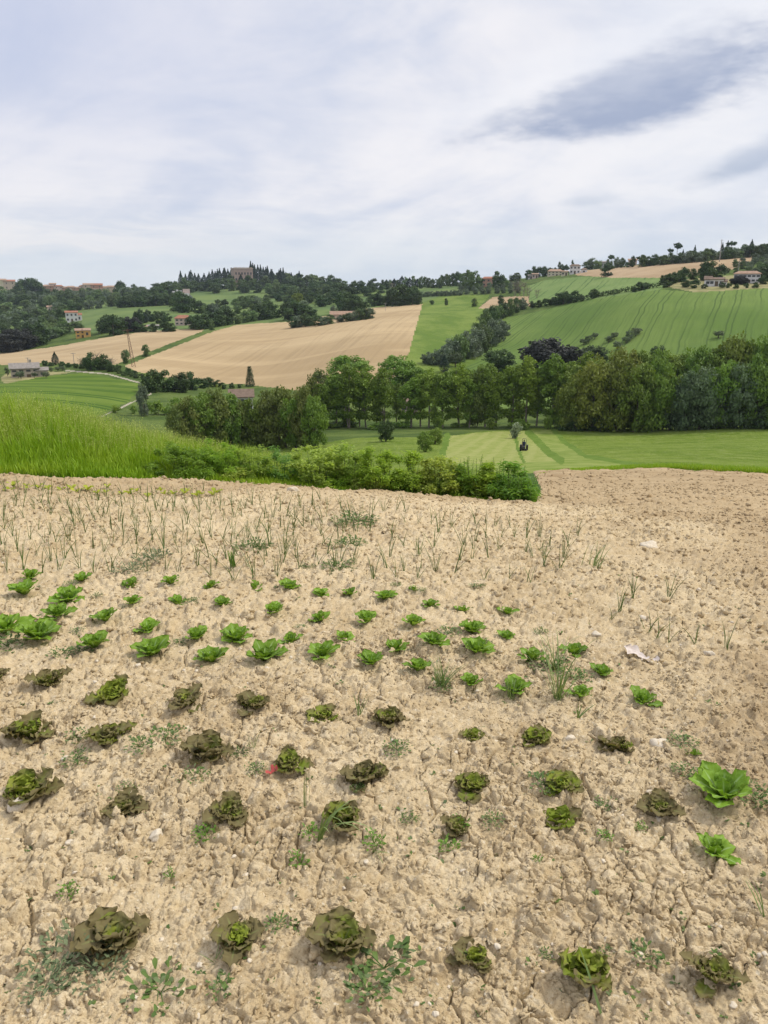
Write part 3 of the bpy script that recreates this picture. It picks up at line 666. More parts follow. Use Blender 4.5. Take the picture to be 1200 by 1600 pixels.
RM = {'yellow_tree': 'broad yellowish-green tree', 'broad_tree': 'big dark green tree', 'silver_tree': 'grey-green silvery tree', 'row_tree': 'tall green tree'}
trees([(893, 672, 588, 56, 'yellow_tree'), (925, 673, 566, 74, 'yellow_tree'), (962, 674, 560, 70, 'yellow_tree'), (945, 672, 610, 55, 'broad_tree'), (990, 675, 575, 64, 'broad_tree'), (1020, 673, 562, 64, 'broad_tree'), (1045, 672, 590, 52, 'row_tree'), (1068, 672, 586, 56, 'silver_tree'), (1092, 671, 578, 60, 'silver_tree'), (1122, 669, 566, 62, 'broad_tree'), (1150, 669, 574, 58, 'silver_tree'), (1178, 668, 560, 62, 'broad_tree'), (1205, 668, 572, 60, 'broad_tree'), (1235, 668, 560, 66, 'broad_tree')], 'broad_tree', RM, 'along the front of the meadow wood', 'front trees of the meadow wood', 120)
trees([(885, 655, 569, 52, 'row_tree'), (912, 655, 558, 60, 'row_tree'), (940, 653, 553, 60, 'yellow_tree'), (968, 653, 548, 62, 'yellow_tree'), (1000, 652, 556, 60), (1026, 652, 546, 56), (1052, 652, 561, 56, 'row_tree'), (1084, 652, 543, 64), (1110, 652, 555, 50, 'row_tree'), (1138, 650, 534, 66, 'yellow_tree'), (1166, 650, 545, 54), (1192, 650, 527, 66), (1225, 650, 526, 70)], 'broad_tree', RM, 'in the back of the meadow wood', 'back trees of the meadow wood', 150)
trees([(x + rng.uniform(-4, 4), 674 - (x - 880) * .015 + rng.uniform(-2, 1), 650 - (x - 880) * .01 + rng.uniform(-14, 12), rng.uniform(20, 48)) for x in np.arange(884, 1215, 17)], 'dark_bush', 'low dark bush', 'at the foot of the meadow wood', 'bushes at the foot of the meadow wood', 100, 'bush')
trees([(x + rng.uniform(-18, 18), 670 + rng.uniform(-5, 2), 655 + rng.uniform(-13, 9), rng.uniform(14, 40)) for x in np.arange(480, 880, 24)], 'bush', 'low green bush', 'at the foot of the valley tree row', 'bushes at the foot of the valley row', 100, 'bush')
trees([(x, 700, t, wd_, 'broad_tree' if x in (316, 360, 398, 462, 492) else 'willow_tree') for x, t, wd_ in ((280, 636, 40), (296, 624, 52), (316, 616, 60), (340, 608, 62), (360, 616, 50), (378, 628, 46), (398, 624, 50), (420, 612, 62), (444, 606, 66), (462, 614, 50), (476, 606, 50), (492, 612, 46))], 'willow_tree', {'willow_tree': 'olive-green willow shrub', 'broad_tree': 'fresh green rounded tree'}, 'of those beyond the grassy bank', 'willow shrubs beyond the bank', 105)
trees([(603, 690, 655, 29, 'dark_tree'), (664, 706, 671, 28, 'broad_tree'), (680, 694, 668, 26, 'broad_tree')], 'dark_tree', {'dark_tree': 'round dark green young tree', 'broad_tree': 'compact rounded bush-like tree'}, 'on the meadow left of the mown strips', 'young trees on the meadow', 60)
trees([(805, 685, 659, 23)], 'grey_bush', 'pale silvery round shrub', 'on the mown grass above the little tractor', None, 60, 'shrub')
# hedgerow of the left valley
trees([(142, 579, 553, 24), (154, 578, 560, 20), (164, 578, 556, 22), (135, 575, 561, 16), (172, 581, 566, 16)], 'far_dark_tree', 'dark evergreen tree', 'below the left ploughed field', 'clump below the left ploughed field', 110)
trees([(148, 577, 548, 22), (128, 576, 556, 16), (174, 578, 555, 20)], 'bare_tree', 'bare brown-twigged tree', 'beside the dark clump below the ploughed field', 'bare trees by the dark clump', 110)
trees([(87, 570, 552, 9)], 'cypress', 'single dark columnar cypress on the edge of the left ploughed field', '', None, 110)
trees([(197, 568, 547, 15), (228, 557, 541, 15), (331, 516, 502, 11)], 'far_tree', 'small bright green tree', 'on the grass strip between the ploughed fields', 'small trees on the strip between ploughed fields', 110)
trees([(238, 613, 580, 36), (256, 612, 580, 34), (272, 612, 588, 24), (284, 613, 584, 34), (298, 609, 582, 28), (315, 606, 592, 22), (326, 604, 590, 22), (340, 604, 594, 18)], 'far_dark_tree', 'dark bushy tree', 'in the hedge below the big ploughed field', 'hedge trees below the big ploughed field', 110)
trees([(391, 604, 573, 18)], 'fir_tree', 'dark fir with tiered branches beside the half-hidden white house', '', None, 110)
trees([(225, 650, 600, 20)], 'grey_tree', 'tall thin grey-green tree beside the gravel track', '', None, 110)
trees([(181, 645, 630, 16), (209, 646, 634, 14), (247, 648, 627, 26), (262, 648, 632, 22), (236, 640, 625, 20), (275, 640, 622, 26)], 'bush', 'green bush', 'along the gravel track below the hedge', 'bushes along the gravel track', 110, 'bush')
trees([(x, y + 1, y - 5 - rng.uniform(0, 4), 12) for x, y in ((70, 571), (80, 571), (97, 573), (108, 573), (118, 574), (128, 575), (178, 579), (186, 583), (195, 586), (204, 588), (213, 590), (222, 592), (231, 594), (185, 577), (200, 583), (210, 585), (350, 607), (362, 606), (375, 605))], 'dark_bush', 'small dark bush', 'in the hedge along the ploughed field foot', 'bushes along the ploughed field foot', 110, 'bush')
trees([(12, 588, 574, 8), (29, 591, 581, 10), (33, 592, 580, 12), (54, 590, 582, 10), (72, 591, 581, 12), (57, 576, 567, 12), (80, 581, 574, 10), (90, 580, 573, 10), (98, 579, 572, 12)], 'olive_tree', 'small garden olive tree', 'round the old stone farmhouse', 'garden trees at the stone farmhouse', 110)
# left hills
def scatter(poly, n, mind, hl, hh, avoid=()):
    xs, ys = [p[0] for p in poly], [p[1] for p in poly]; out = []; tries = 0
    while len(out) < n and tries < 20000:
        tries += 1; x, y = rng.uniform(min(xs), max(xs)), rng.uniform(min(ys), max(ys))
        if not pip(poly, np.array([x]), np.array([y]))[0]: continue
        if any(abs(x - o[0]) < mind and abs(y - o[1]) < mind * .42 for o in out): continue
        if any(abs(x - a[0]) < a[2] and -a[3] < y - a[1] < a[4] for a in avoid): continue
        h = rng.uniform(hl, hh); out.append((x, y, y - h, h * rng.uniform(1.0, 1.5)))
    return out
FM = {'far_tree': 'green broadleaf tree', 'far_dark_tree': 'dark evergreen tree', 'grey_tree': 'grey-green tree', 'cypress': 'dark cypress', 'plum_tree': 'purplish bare-looking tree', 'umbrella_pine': 'umbrella pine', 'bare_tree': 'bare brown tree'}
def kinds(rows, choices): return [(*r, choices[rng.integers(len(choices))]) for r in rows]
AV = [(117, 502, 17, 3, 16), (131, 526, 16, 3, 13), (82, 487, 10, 2, 9), (41, 530, 9, 2, 9)]
MIX = ['far_tree', 'far_tree', 'far_dark_tree', 'grey_tree']
trees(kinds(scatter([(-30, 466), (70, 466), (105, 476), (96, 490), (60, 520), (-30, 530)], 62, 11, 9, 14, AV), MIX), 'far_tree', FM, 'on the wooded slope below the hill town', 'trees on the slope below the town', 300)
trees(kinds(scatter([(92, 498), (104, 480), (120, 486), (98, 512), (130, 520), (60, 532), (60, 512)], 16, 10, 9, 14, AV), MIX), 'far_tree', FM, 'in the gardens round the orange house', 'trees round the orange house', 300)
trees([(x, y, y - h, w_, k) for x, y, h, w_, k in ((4, 549, 22, 34, 'far_dark_tree'), (20, 550, 26, 36, 'plum_tree'), (36, 546, 24, 34, 'plum_tree'), (50, 542, 20, 26, 'far_dark_tree'), (60, 540, 26, 30, 'far_dark_tree'), (66, 536, 20, 24, 'far_dark_tree'), (78, 530, 12, 20, 'grey_tree'), (88, 527, 13, 22, 'far_tree'), (98, 524, 9, 16, 'far_tree'))], 'far_dark_tree', FM, 'along the upper edge of the left ploughed field', 'trees along the left ploughed field', 280)
trees([(164, 520, 500, 22), (178, 524, 500, 26), (188, 522, 502, 22), (172, 512, 496, 22), (96, 506, 487, 12)], 'far_dark_tree', 'dark round tree', 'between the orange and the pink-roofed houses', 'dark trees between the houses', 300)
trees([(205, 518, 500, 26)], 'plum_tree', 'purplish bare-looking tree above the lattice mast', '', None, 300)
trees(kinds([(x, 503 + rng.uniform(-4, 3), 491 + rng.uniform(-3, 2), 11) for x in np.arange(214, 268, 6)], ['far_dark_tree', 'far_dark_tree', 'cypress']), 'far_tree', FM, 'in the line behind the low white sheds', 'trees behind the low sheds', 300)
trees([(x, 519 - (x - 215) * .02, 508 + rng.uniform(-2, 2), 13) for x in (213, 224, 240, 256, 262, 268)], 'far_dark_tree', 'low dark bush', 'along the top of the left ploughed field', 'bushes over the left ploughed field', 300, 'bush')
trees([(300, 514, 498, 20), (309, 515, 497, 22), (318, 514, 495, 22), (328, 512, 492, 24), (340, 510, 489, 26), (350, 508, 486, 24), (358, 507, 488, 22), (352, 492, 480, 14)], 'far_dark_tree', 'large dark tree', 'in the clump beside the pink-roofed house', 'clump beside the pink-roofed house', 300)
trees([(x, 480 - (x - 190) * .05 + rng.uniform(-1, 1), 468 - (x - 190) * .06, 15) for x in np.arange(188, 278, 8)], 'far_dark_tree', 'dark hedge tree', 'in the line above the hillside crop', 'hedge trees above the hillside crop', 300)
trees([(278, 486, 464, 22), (286, 489, 463, 26), (294, 487, 466, 22), (282, 478, 464, 20), (312, 490, 475, 16), (320, 489, 477, 18), (330, 488, 478, 14), (351, 482, 471, 12)], 'far_dark_tree', 'dark round tree', 'below the white terraced wall', 'dark trees below the terraced wall', 300)
trees([(370, 482, 470, 14), (378, 480, 467, 16), (387, 480, 466, 18), (396, 478, 466, 18), (405, 477, 468, 14), (372, 506, 494, 16), (384, 504, 490, 18), (395, 502, 488, 18)], 'far_tree', 'green bushy tree', 'on the slope under the castle wood', 'bushy trees under the castle wood', 300)
trees([(405, 500, 480, 24), (418, 499, 476, 26), (428, 497, 480, 22), (450, 500, 478, 26), (462, 499, 476, 30), (474, 498, 480, 26), (486, 496, 482, 18), (457, 476, 459, 16)], 'far_dark_tree', 'dark round tree', 'on the upper edge of the big ploughed field', 'trees over the big ploughed field', 300)
trees(kinds([(460, 512, 498, 18), (468, 511, 496, 18), (478, 510, 494, 18), (488, 509, 497, 16), (497, 509, 496, 16), (506, 508, 497, 16), (516, 506, 495, 16), (532, 503, 494, 14), (544, 502, 491, 16), (553, 501, 489, 16), (562, 500, 486, 18), (571, 499, 485, 18), (577, 498, 484, 16), (522, 492, 480, 10)], ['far_dark_tree', 'grey_tree', 'far_tree']), 'far_tree', FM, 'in the copse round the low farm shed', 'copse round the low farm shed', 300)
trees([(534, 486, 464, 20), (545, 487, 463, 24), (556, 486, 466, 22), (566, 482, 470, 16), (582, 479, 464, 18), (590, 478, 462, 20), (598, 477, 466, 16), (612, 478, 456, 20), (622, 478, 452, 24), (633, 477, 451, 26), (644, 476, 454, 24), (652, 476, 460, 16), (606, 478, 466, 14)], 'far_dark_tree', 'dark green tree', 'on the far end of the big ploughed field', 'trees at the far end of the ploughed field', 300)
trees([(609, 470, 458, 5)], 'cypress', 'thin dark cypress at the far end of the big ploughed field', '', None, 300)
# castle hill
trees(kinds(scatter([(66, 472), (110, 464), (250, 464), (282, 470), (186, 480), (120, 486), (100, 478)], 44, 10, 9, 13), MIX), 'far_tree', FM, 'on the upper slope right of the town pines', 'trees on the upper left slope', 300)
trees(kinds(scatter([(300, 476), (340, 480), (420, 474), (480, 484), (440, 496), (380, 492), (300, 492)], 16, 14, 9, 13), MIX), 'far_tree', FM, 'in the hedges below the castle hill', 'hedge trees below the castle hill', 300)
cy_rows = [(284 + i * 4.1 + rng.uniform(-1.5, 1.5),) for i in range(46)]
def topc(x): return np.interp(x, [283, 300, 330, 350, 372, 395, 415, 445, 470], [432, 430, 426, 422, 424, 419, 421, 425, 430])
trees([(x[0], 448 - (abs(x[0] - 390) < 90) * 4 + rng.uniform(-2, 6), topc(x[0]) + rng.uniform(-1, 5), 6.6) for x in cy_rows if not 364 < x[0] < 396] + [(393, 444, 417, 7), (368, 447, 432, 5), (377, 448, 433, 6), (385, 448, 435, 5), (373, 446, 431, 5), (399, 445, 421, 6)], 'cypress', 'tall dark cypress', 'on the castle hill crest', 'cypresses on the castle hill', 500)
trees(kinds(scatter([(245, 456), (300, 452), (365, 448), (400, 446), (470, 436), (500, 436), (514, 446), (547, 452), (600, 450), (612, 456), (567, 464), (507, 480), (480, 476), (433, 474), (410, 458), (350, 458), (250, 462)], 92, 9, 10, 15), ['far_dark_tree', 'far_dark_tree', 'far_tree']), 'far_tree', FM, 'in the dark wood on the castle hill', 'castle hill wood', 500)
trees([(465, 480, 462, 18)], 'yellow_tree', 'light green round tree', 'at the foot of the castle wood', None, 400)
trees([(243, 456, 446, 12), (252, 457, 447, 12), (262, 456, 444, 14), (272, 455, 443, 12)], 'umbrella_pine', 'dark umbrella pine', 'left of the castle wood on the skyline', 'umbrella pines by the castle wood', 500)
# town skyline
trees(kinds([(x, 466 + rng.uniform(-3, 3), 458 + rng.uniform(-2, 3) - 4 * (x > 188), 12) for x in np.arange(88, 250, 5.5)], ['far_dark_tree', 'grey_tree', 'grey_tree']), 'far_tree', FM, 'in front of the hill town houses', 'trees before the hill town', 500)
trees([(31, 462, 446, 14), (37, 462, 444, 16), (44, 463, 443, 18), (51, 463, 442, 18), (58, 464, 444, 16), (64, 464, 448, 14), (34, 466, 450, 8), (190, 462, 445, 16), (184, 461, 449, 10), (210, 460, 448, 10)], 'far_dark_tree', 'big dark pine', 'among the hill town roofs', 'big dark trees in the hill town', 500)
# skyline in the middle
trees(kinds([(x, 449 + rng.uniform(-1, 2), 438 + rng.uniform(-3, 3), 9) for x in np.arange(598, 690, 6)], ['far_dark_tree', 'far_tree', 'cypress']), 'far_tree', FM, 'on the middle skyline ridge', 'trees on the middle skyline', 400)
trees(kinds([(691, 447, 434, 12), (699, 447, 433, 13), (708, 447, 431, 14), (716, 447, 430, 13), (724, 450, 433, 14), (732, 453, 430, 18), (741, 454, 431, 18), (748, 452, 434, 12), (775, 450, 431, 12), (783, 450, 434, 14), (790, 448, 438, 10), (800, 440, 431, 10), (808, 440, 430, 12)], ['far_dark_tree', 'far_tree']), 'far_tree', FM, 'round the red-roofed house on the ridge', 'trees round the red-roofed house', 400)
trees([(x, 463 - (x - 683) * .04, 456 - (x - 683) * .04, 9) for x in np.arange(655, 722, 7)], 'grey_tree', 'low grey-green hedge tree', 'above the fallow field', 'hedge above the fallow field', 400)
trees([(720 + i * 11 + rng.uniform(-2, 2), 460 - j * 4.5 - i * .3, 453 - j * 4.5 - i * .3, 8) for j in range(3) for i in range(9)], 'grey_tree', 'little orchard tree', 'in the orchard under the red-roofed house', 'orchard below the red-roofed house', 380)
trees([(805, 462, 440, 14), (812, 461, 438, 14), (818, 462, 441, 12), (826, 466, 448, 12), (838, 466, 452, 12)], 'bare_tree', 'pale bare tree', 'left of the upper green field', 'bare trees by the upper field', 320)
trees([(675, 476, 470, 7), (697, 477, 469, 6), (741, 479, 469, 11)], 'far_tree', 'tiny round tree', 'alone on the fallow field', 'lone trees on the fallow field', 300)
# gully thicket
trees([(x, y, t, wd_, k) for x, y, t, wd_, k in ((668, 568, 550, 24, 'grey_tree'), (678, 570, 551, 26, 'grey_tree'), (692, 570, 540, 30, 'grey_tree'), (704, 566, 530, 34, 'grey_tree'), (712, 573, 549, 26, 'olive_tree'), (718, 566, 522, 34, 'far_tree'), (730, 560, 518, 34, 'grey_tree'), (743, 556, 512, 34, 'grey_tree'), (755, 550, 508, 32, 'far_tree'), (766, 541, 500, 32, 'grey_tree'), (778, 534, 499, 28, 'grey_tree'), (786, 525, 502, 22, 'grey_tree'), (748, 528, 498, 24, 'far_tree'), (758, 516, 486, 22, 'far_tree'), (768, 508, 480, 22, 'far_dark_tree'), (776, 502, 476, 20, 'far_tree'), (786, 498, 474, 20, 'far_dark_tree'), (796, 494, 470, 20, 'far_tree'), (806, 489, 468, 18, 'far_tree'), (816, 484, 466, 18, 'grey_tree'), (782, 478, 462, 12, 'far_dark_tree'))], 'grey_tree', {**FM, 'olive_tree': 'pale olive-like tree'}, 'in the thicket filling the gully', 'gully thicket', 180)
trees([(x, y, y - h, h * 1.3) for x, y, h in ((832, 481, 8), (842, 480, 9), (852, 478, 9), (862, 477, 10), (873, 476, 14), (880, 475, 15), (888, 474, 11), (898, 472, 14), (908, 471, 7), (928, 466, 11), (990, 456, 6), (1000, 454, 10), (1008, 452, 8))], 'far_dark_tree', 'dark hedge bush', 'along the top of the striped green field', 'hedge bushes above the striped field', 280, 'bush')
trees([(911, 539, 529, 15), (920, 536, 524, 16), (929, 530, 520, 13), (951, 535, 524, 16), (960, 530, 519, 15), (965, 546, 533, 17), (978, 536, 526, 16), (985, 531, 516, 18), (993, 525, 512, 18), (999, 521, 513, 12)], 'olive_tree', 'small olive tree', 'in the grove on the striped green field', 'olive grove on the striped field', 190)
trees([(1123, 528, 517, 18)], 'olive_tree', 'lone small round tree standing in the striped green field', '', None, 190)
# right ridge
trees([(874, 427, 413, 6), (878, 426, 415, 7), (884, 427, 417, 9), (894, 425, 411, 5), (867, 428, 420, 6), (826, 436, 425, 12), (834, 434, 420, 12), (842, 433, 421, 13), (851, 432, 420, 13), (860, 431, 421, 12)], 'far_dark_tree', 'dark tree', 'round the cream houses on the right ridge', 'trees round the cream ridge houses', 330)
trees([(x, 421 - (x - 915) * .05, t, wd_, k) for x, t, wd_, k in ((916, 409, 14, 'far_tree'), (925, 404, 15, 'far_tree'), (934, 406, 12, 'far_tree'), (950, 405, 10, 'grey_tree'), (955, 399, 11, 'umbrella_pine'), (964, 402, 12, 'grey_tree'), (972, 403, 8, 'far_dark_tree'), (980, 410, 8, 'far_dark_tree'), (988, 401, 8, 'far_dark_tree'), (999, 401, 11, 'umbrella_pine'))], 'far_tree', FM, 'behind the upper brown field', 'trees behind the upper brown field', 360, hmul=.92)
trees([(949, 432, 416, 17)], 'far_dark_tree', 'dark round tree alone on the edge of the upper brown field', '', None, 330)
trees(kinds([(x, 416 - (x - 1005) * .085 + rng.uniform(-1, 1), 402 - (x - 1005) * .09 + rng.uniform(-3, 3), 13) for x in np.arange(1004, 1165, 6.2)], ['far_dark_tree', 'far_tree', 'grey_tree']), 'far_tree', FM, 'on the right skyline ridge', 'trees on the right skyline', 380, hmul=.92)
trees([(1046, 408, 393, 8), (1057, 407, 387, 12), (1141, 399, 383, 13)], 'umbrella_pine', 'umbrella pine', 'standing above the right skyline wood', 'umbrella pines on the right skyline', 380)
trees([(1066, 408, 395, 4), (1084, 407, 390, 4), (1127, 402, 386, 5), (1135, 402, 384, 5), (1173, 396, 381, 5)], 'cypress', 'thin dark cypress', 'above the right skyline wood', 'cypresses on the right skyline', 380)
trees(kinds([(x, 402 + rng.uniform(-4, 2), 387 + rng.uniform(-4, 2), 16) for x in np.arange(1164, 1225, 7)], ['far_dark_tree', 'far_tree']), 'far_tree', FM, 'on the wooded hilltop at the right edge', 'trees on the right hilltop', 380, hmul=.92)
trees(kinds(scatter([(1135, 428), (1150, 412), (1195, 404), (1230, 404), (1230, 424), (1180, 430)], 26, 9, 6, 9), ['grey_tree', 'far_tree']), 'grey_tree', FM, 'on the scrubby slope above the white house', 'scrub trees above the white house', 330)
trees([(1101, 438, 417, 20), (1108, 438, 416, 22), (1125, 437, 420, 18)], 'far_dark_tree', 'large round dark tree', 'behind the pale low house', 'round dark trees behind the low house', 290)
trees([(1036, 445, 434, 12), (1044, 444, 432, 14), (1052, 443, 430, 14), (1060, 441, 427, 14), (1068, 440, 424, 16), (1082, 437, 424, 14), (1042, 449, 441, 12), (1072, 449, 441, 14), (1086, 450, 440, 14)], 'far_dark_tree', 'dark garden tree', 'left of the pale low house', 'garden trees left of the low house', 280)
trees([(1187, 438, 423, 18), (1197, 437, 421, 20), (1210, 438, 420, 22), (1192, 444, 434, 12)], 'far_dark_tree', 'dark tree', 'at the right end of the white house', 'dark trees right of the white house', 280)
trees([(1148, 444, 436, 12), (1156, 444, 434, 14), (1163, 445, 437, 10)], 'plum_tree', 'purple-leaved shrub', 'before the white two-storey house', 'purple shrubs before the white house', 280, 'shrub')
trees([(1128, 450, 443, 10), (1138, 450, 444, 9), (1100, 451, 445, 9), (1150, 451, 445, 9), (1166, 450, 444, 9), (1180, 450, 443, 10)], 'dark_bush', 'small garden bush', 'along the field edge below the houses', 'garden bushes below the houses', 280, 'bush')

# low clipped-looking hedge along the top of the striped field: one thing
hp = [at(x, y, 280) for x, y in ((908, 470), (935, 464), (965, 459), (1000, 453), (1034, 449))]
C = []
for a_, b_ in zip(hp, hp[1:]):
    n_ = int((b_ - a_).length * 26)
    for k in range(n_):
        p = a_.lerp(b_, rng.random()); C.append((p.x + rng.normal() * .5, p.y + rng.normal() * .5, gz(p.x, p.y) + rng.random() ** .8 * 1.7))
C = np.array(C); c0 = hp[0]
hd = thing('hedge', 'long low dark hedge dividing the striped green field from the upper field', 'hedge', c0)
me_ = leaf_cards(C - np.array(c0), .7 * rng.uniform(.6, 1.3, len(C))); obj('foliage', mesh_np('foliage', *me_[:2], M['dark'], me_[2], False), hd)

# ------------------------------------------------------------------ buildings
def wallmat(name, c): return mat(name, lambda t: t.mix(t.ss(t.noise(t.pos(), 0.8, 4, .65), 0.35, 0.68), tuple(x * .86 for x in c), c), 0.93, 0.1)
WM = {k: wallmat('wall_' + k, c) for k, c in {'stone': (0.42, 0.37, 0.30), 'white': (0.70, 0.68, 0.66), 'orange': (0.66, 0.40, 0.13), 'pink': (0.60, 0.47, 0.41), 'cream': (0.62, 0.55, 0.40), 'brick': (0.43, 0.26, 0.19), 'beige': (0.52, 0.42, 0.33), 'grey': (0.45, 0.44, 0.43)}.items()}
RMt = {k: mat('roof_' + k, (lambda c: lambda t: t.mix(t.ss(t.noise(t.pos(), 1.5, 4, .7), 0.35, 0.65), tuple(x * .75 for x in c), c))(c), 0.95, 0.1) for k, c in {'red': (0.36, 0.17, 0.11), 'tile': (0.40, 0.27, 0.19), 'grey': (0.30, 0.27, 0.24), 'brown': (0.22, 0.16, 0.12)}.items()}
M['pane'] = mat('dark_window', (0.05, 0.055, 0.06), 0.3, 0.5)
M['shutter'] = mat('shutter', (0.12, 0.09, 0.06), 0.8, 0.2)
BOXQ = np.array([[0, 3, 2, 1], [4, 5, 6, 7], [0, 1, 5, 4], [1, 2, 6, 5], [2, 3, 7, 6], [3, 0, 4, 7]])
def box(cx, cy, cz, sx, sy, sz):
    """box standing on cz"""
    x0, x1, y0, y1 = cx - sx / 2, cx + sx / 2, cy - sy / 2, cy + sy / 2
    return np.array([[x0, y0, cz], [x1, y0, cz], [x1, y1, cz], [x0, y1, cz], [x0, y0, cz + sz], [x1, y0, cz + sz], [x1, y1, cz + sz], [x0, y1, cz + sz]], float), BOXQ, {}
def roofm(cx, cy, z, sx, sy, rise, over=0.4, hip=0.0, th=0.18):
    a, b = sx / 2 + over, sy / 2 + over; k = hip * b
    V = []
    for dz in (0, th):
        V += [[cx - a, cy - b, z + dz], [cx + a, cy - b, z + dz], [cx + a, cy + b, z + dz], [cx - a, cy + b, z + dz], [cx - a + k, cy, z + rise + dz], [cx + a - k, cy, z + rise + dz]]
    V = np.array(V, float)
    top = [[6, 7, 11, 10], [8, 9, 10, 11], [9, 6, 10, 10], [7, 8, 11, 11]]
    bot = [[0, 4, 5, 1], [2, 5, 4, 3], [3, 4, 0, 0], [1, 5, 2, 2]]
    sd = [[0, 1, 7, 6], [1, 2, 8, 7], [2, 3, 9, 8], [3, 0, 6, 9]]
    return V, top + bot + sd
def poly_mesh(name, V, Fs, m_):
    me = bpy.data.meshes.new(name); me.from_pydata([tuple(v) for v in V], [], [list(dict.fromkeys(f)) for f in Fs]); me.materials.append(m_); me.update(); return me
def house(px, py, wpx, hpx, label, wall='white', roof='red', rmin=60, storeys=1, ncol=3, depth=0.7, hip=0.0, rise=None, yaw=None, wings=(), chimney=False, r=None, name='house', door=True, sink=0.5):
    p = at(px, py, rmin) if r is None else bearing(px, py, r)
    dist = math.hypot(p.x, p.y); W_ = wpx * dist / F; H_ = hpx * dist / F; D_ = max(W_ * depth, 4.0)
    rise = W_ * .14 if rise is None else rise
    o = thing(name, label, 'house', p, (-math.atan2(p.x, p.y) if yaw is None else yaw))
    hw = max(H_ - rise, H_ * .55)
    Vw, Qw, _ = box(0, 0, -sink - 1.0, W_, D_, hw + sink + 1.0); obj('wall', mesh_np('wall', Vw, Qw, WM[wall], smooth=False), o)
    V, Fs = roofm(0, 0, hw + .003, W_, D_, rise, .4, hip); rf = obj('roof', poly_mesh('roof', V, Fs, RMt[roof]), o)
    # gables
    if hip == 0:
        g = [[-W_ / 2, -D_ / 2, hw], [-W_ / 2, D_ / 2, hw], [-W_ / 2, 0, hw + rise * .92], [W_ / 2, -D_ / 2, hw], [W_ / 2, D_ / 2, hw], [W_ / 2, 0, hw + rise * .92]]
        obj('gable', poly_mesh('gable', g, [[0, 1, 2], [3, 5, 4]], WM[wall]), o)
    if chimney:
        cm = box(W_ * .22, D_ * .1, hw + rise * .4, .7, .7, rise * .6 + 1.0); obj('chimney', mesh_np('chimney', *cm[:2], WM[wall], smooth=False), rf)
    sh = hw / storeys
    for s in range(storeys):
        for c in range(ncol):
            x = W_ * ((c + .5) / ncol - .5)
            isd = door and s == 0 and c == ncol // 2
            hh = min(2.2, sh * .75) if isd else sh * .42; zz_ = 0.0 if isd else s * sh + sh * .34
            wv_ = box(x, -D_ / 2 - .012, zz_, 1.1, .10, hh); obj('door' if isd else 'window', mesh_np('window', *wv_[:2], M['shutter' if isd else 'pane'], smooth=False), o)
    for (dx, dy, w2, d2, h2, ri2) in wings:
        Vw, Qw, _ = box(dx * W_, dy * D_, -sink - 1.0, w2 * W_, d2 * D_, h2 * H_ + sink + 1.0); wg = obj('wing', mesh_np('wing', Vw, Qw, WM[wall], smooth=False), o)
        V, Fs = roofm(dx * W_, dy * D_, h2 * H_ + .003, w2 * W_, d2 * D_, ri2, .3, hip); obj('wing_roof', poly_mesh('wing_roof', V, Fs, RMt[roof]), wg)
        wv_ = box(dx * W_, dy * D_ - d2 * D_ / 2 - .012, h2 * H_ * .35, 1.1, .10, h2 * H_ * .4); obj('window', mesh_np('window', *wv_[:2], M['pane'], smooth=False), wg)
    return o
house(40, 589, 36, 19, 'old grey stone farmhouse with low lean-to beside the green field', 'stone', 'grey', 150, 2, 4, .55, 0, 1.4, wings=((.62, -.1, .40, .8, .45, .8),), chimney=True)
house(113, 503, 16, 15, 'white two-storey house with red roof among hillside trees', 'white', 'red', 300, 2, 3, .8, wings=((.62, .1, .42, .8, .62, 1.2),))
house(130, 527, 19, 12, 'orange house with pale roof at the left ploughed field', 'orange', 'tile', 280, 2, 3, .7, wings=((.3, -.2, .5, 1.1, .80, 1.0),))
house(82, 487, 13, 8, 'small pinkish house high on the wooded slope', 'pink', 'tile', 300, 1, 2)
house(41, 531, 10, 6, 'tiny pale shed between dark trees at the left edge', 'beige', 'grey', 300, 1, 2)
house(287, 508, 24, 14, 'pale house with flat pinkish-red roof above the ploughed fields', 'pink', 'red', 300, 2, 4, .6, .8, 1.6)
house(222, 515, 14, 6, 'low beige shed left of two low white sheds', 'beige', 'tile', 300, 1, 2, .6, 0, .8)
house(240, 513, 15, 5, 'long low pale shed in the tree line', 'grey', 'grey', 300, 1, 3, .5, 0, .6)
house(536, 497, 38, 9, 'long low beige farm shed in the copse above the ploughed field', 'beige', 'tile', 300, 1, 4, .4, 0, 1.6)
house(613, 449, 8, 7, 'tiny cream house among trees on the middle skyline', 'cream', 'tile', 400, 1, 2)
house(763, 448, 19, 14, 'brick house with red roof on the ridge above the orchard', 'brick', 'red', 400, 2, 3, .8, .5)
house(867, 431, 21, 9, 'long cream house on the right ridge', 'cream', 'tile', 330, 2, 4, .6, .6)
house(898, 428, 15, 13, 'white two-storey house with brown roof on the right ridge', 'white', 'brown', 330, 2, 3, .9, .5, wings=((.85, .0, .6, .8, .45, .8),))
house(882, 431, 9, 7, 'small yellowish cottage between the cream and the white ridge houses', 'cream', 'tile', 330, 1, 2)
house(836, 435, 9, 7, 'small pale house at the left end of the right ridge', 'pink', 'tile', 330, 1, 2)
house(828, 436, 6, 6, 'tiny white hut among trees at the ridge end', 'white', 'grey', 330, 1, 2)
house(943, 418, 11, 9, 'grey-white house half hidden by trees behind the brown field', 'grey', 'grey', 360, 1, 2)
house(988, 415, 12, 9, 'small pink house with orange roof behind the brown field', 'pink', 'tile', 360, 2, 2)
house(1119, 447, 18, 11, 'pale low house with double gable below round dark trees', 'white', 'brown', 280, 1, 3, .9, wings=((-.62, .1, .5, .8, .75, 1.2), (.55, -.1, .35, .7, .5, .8)))
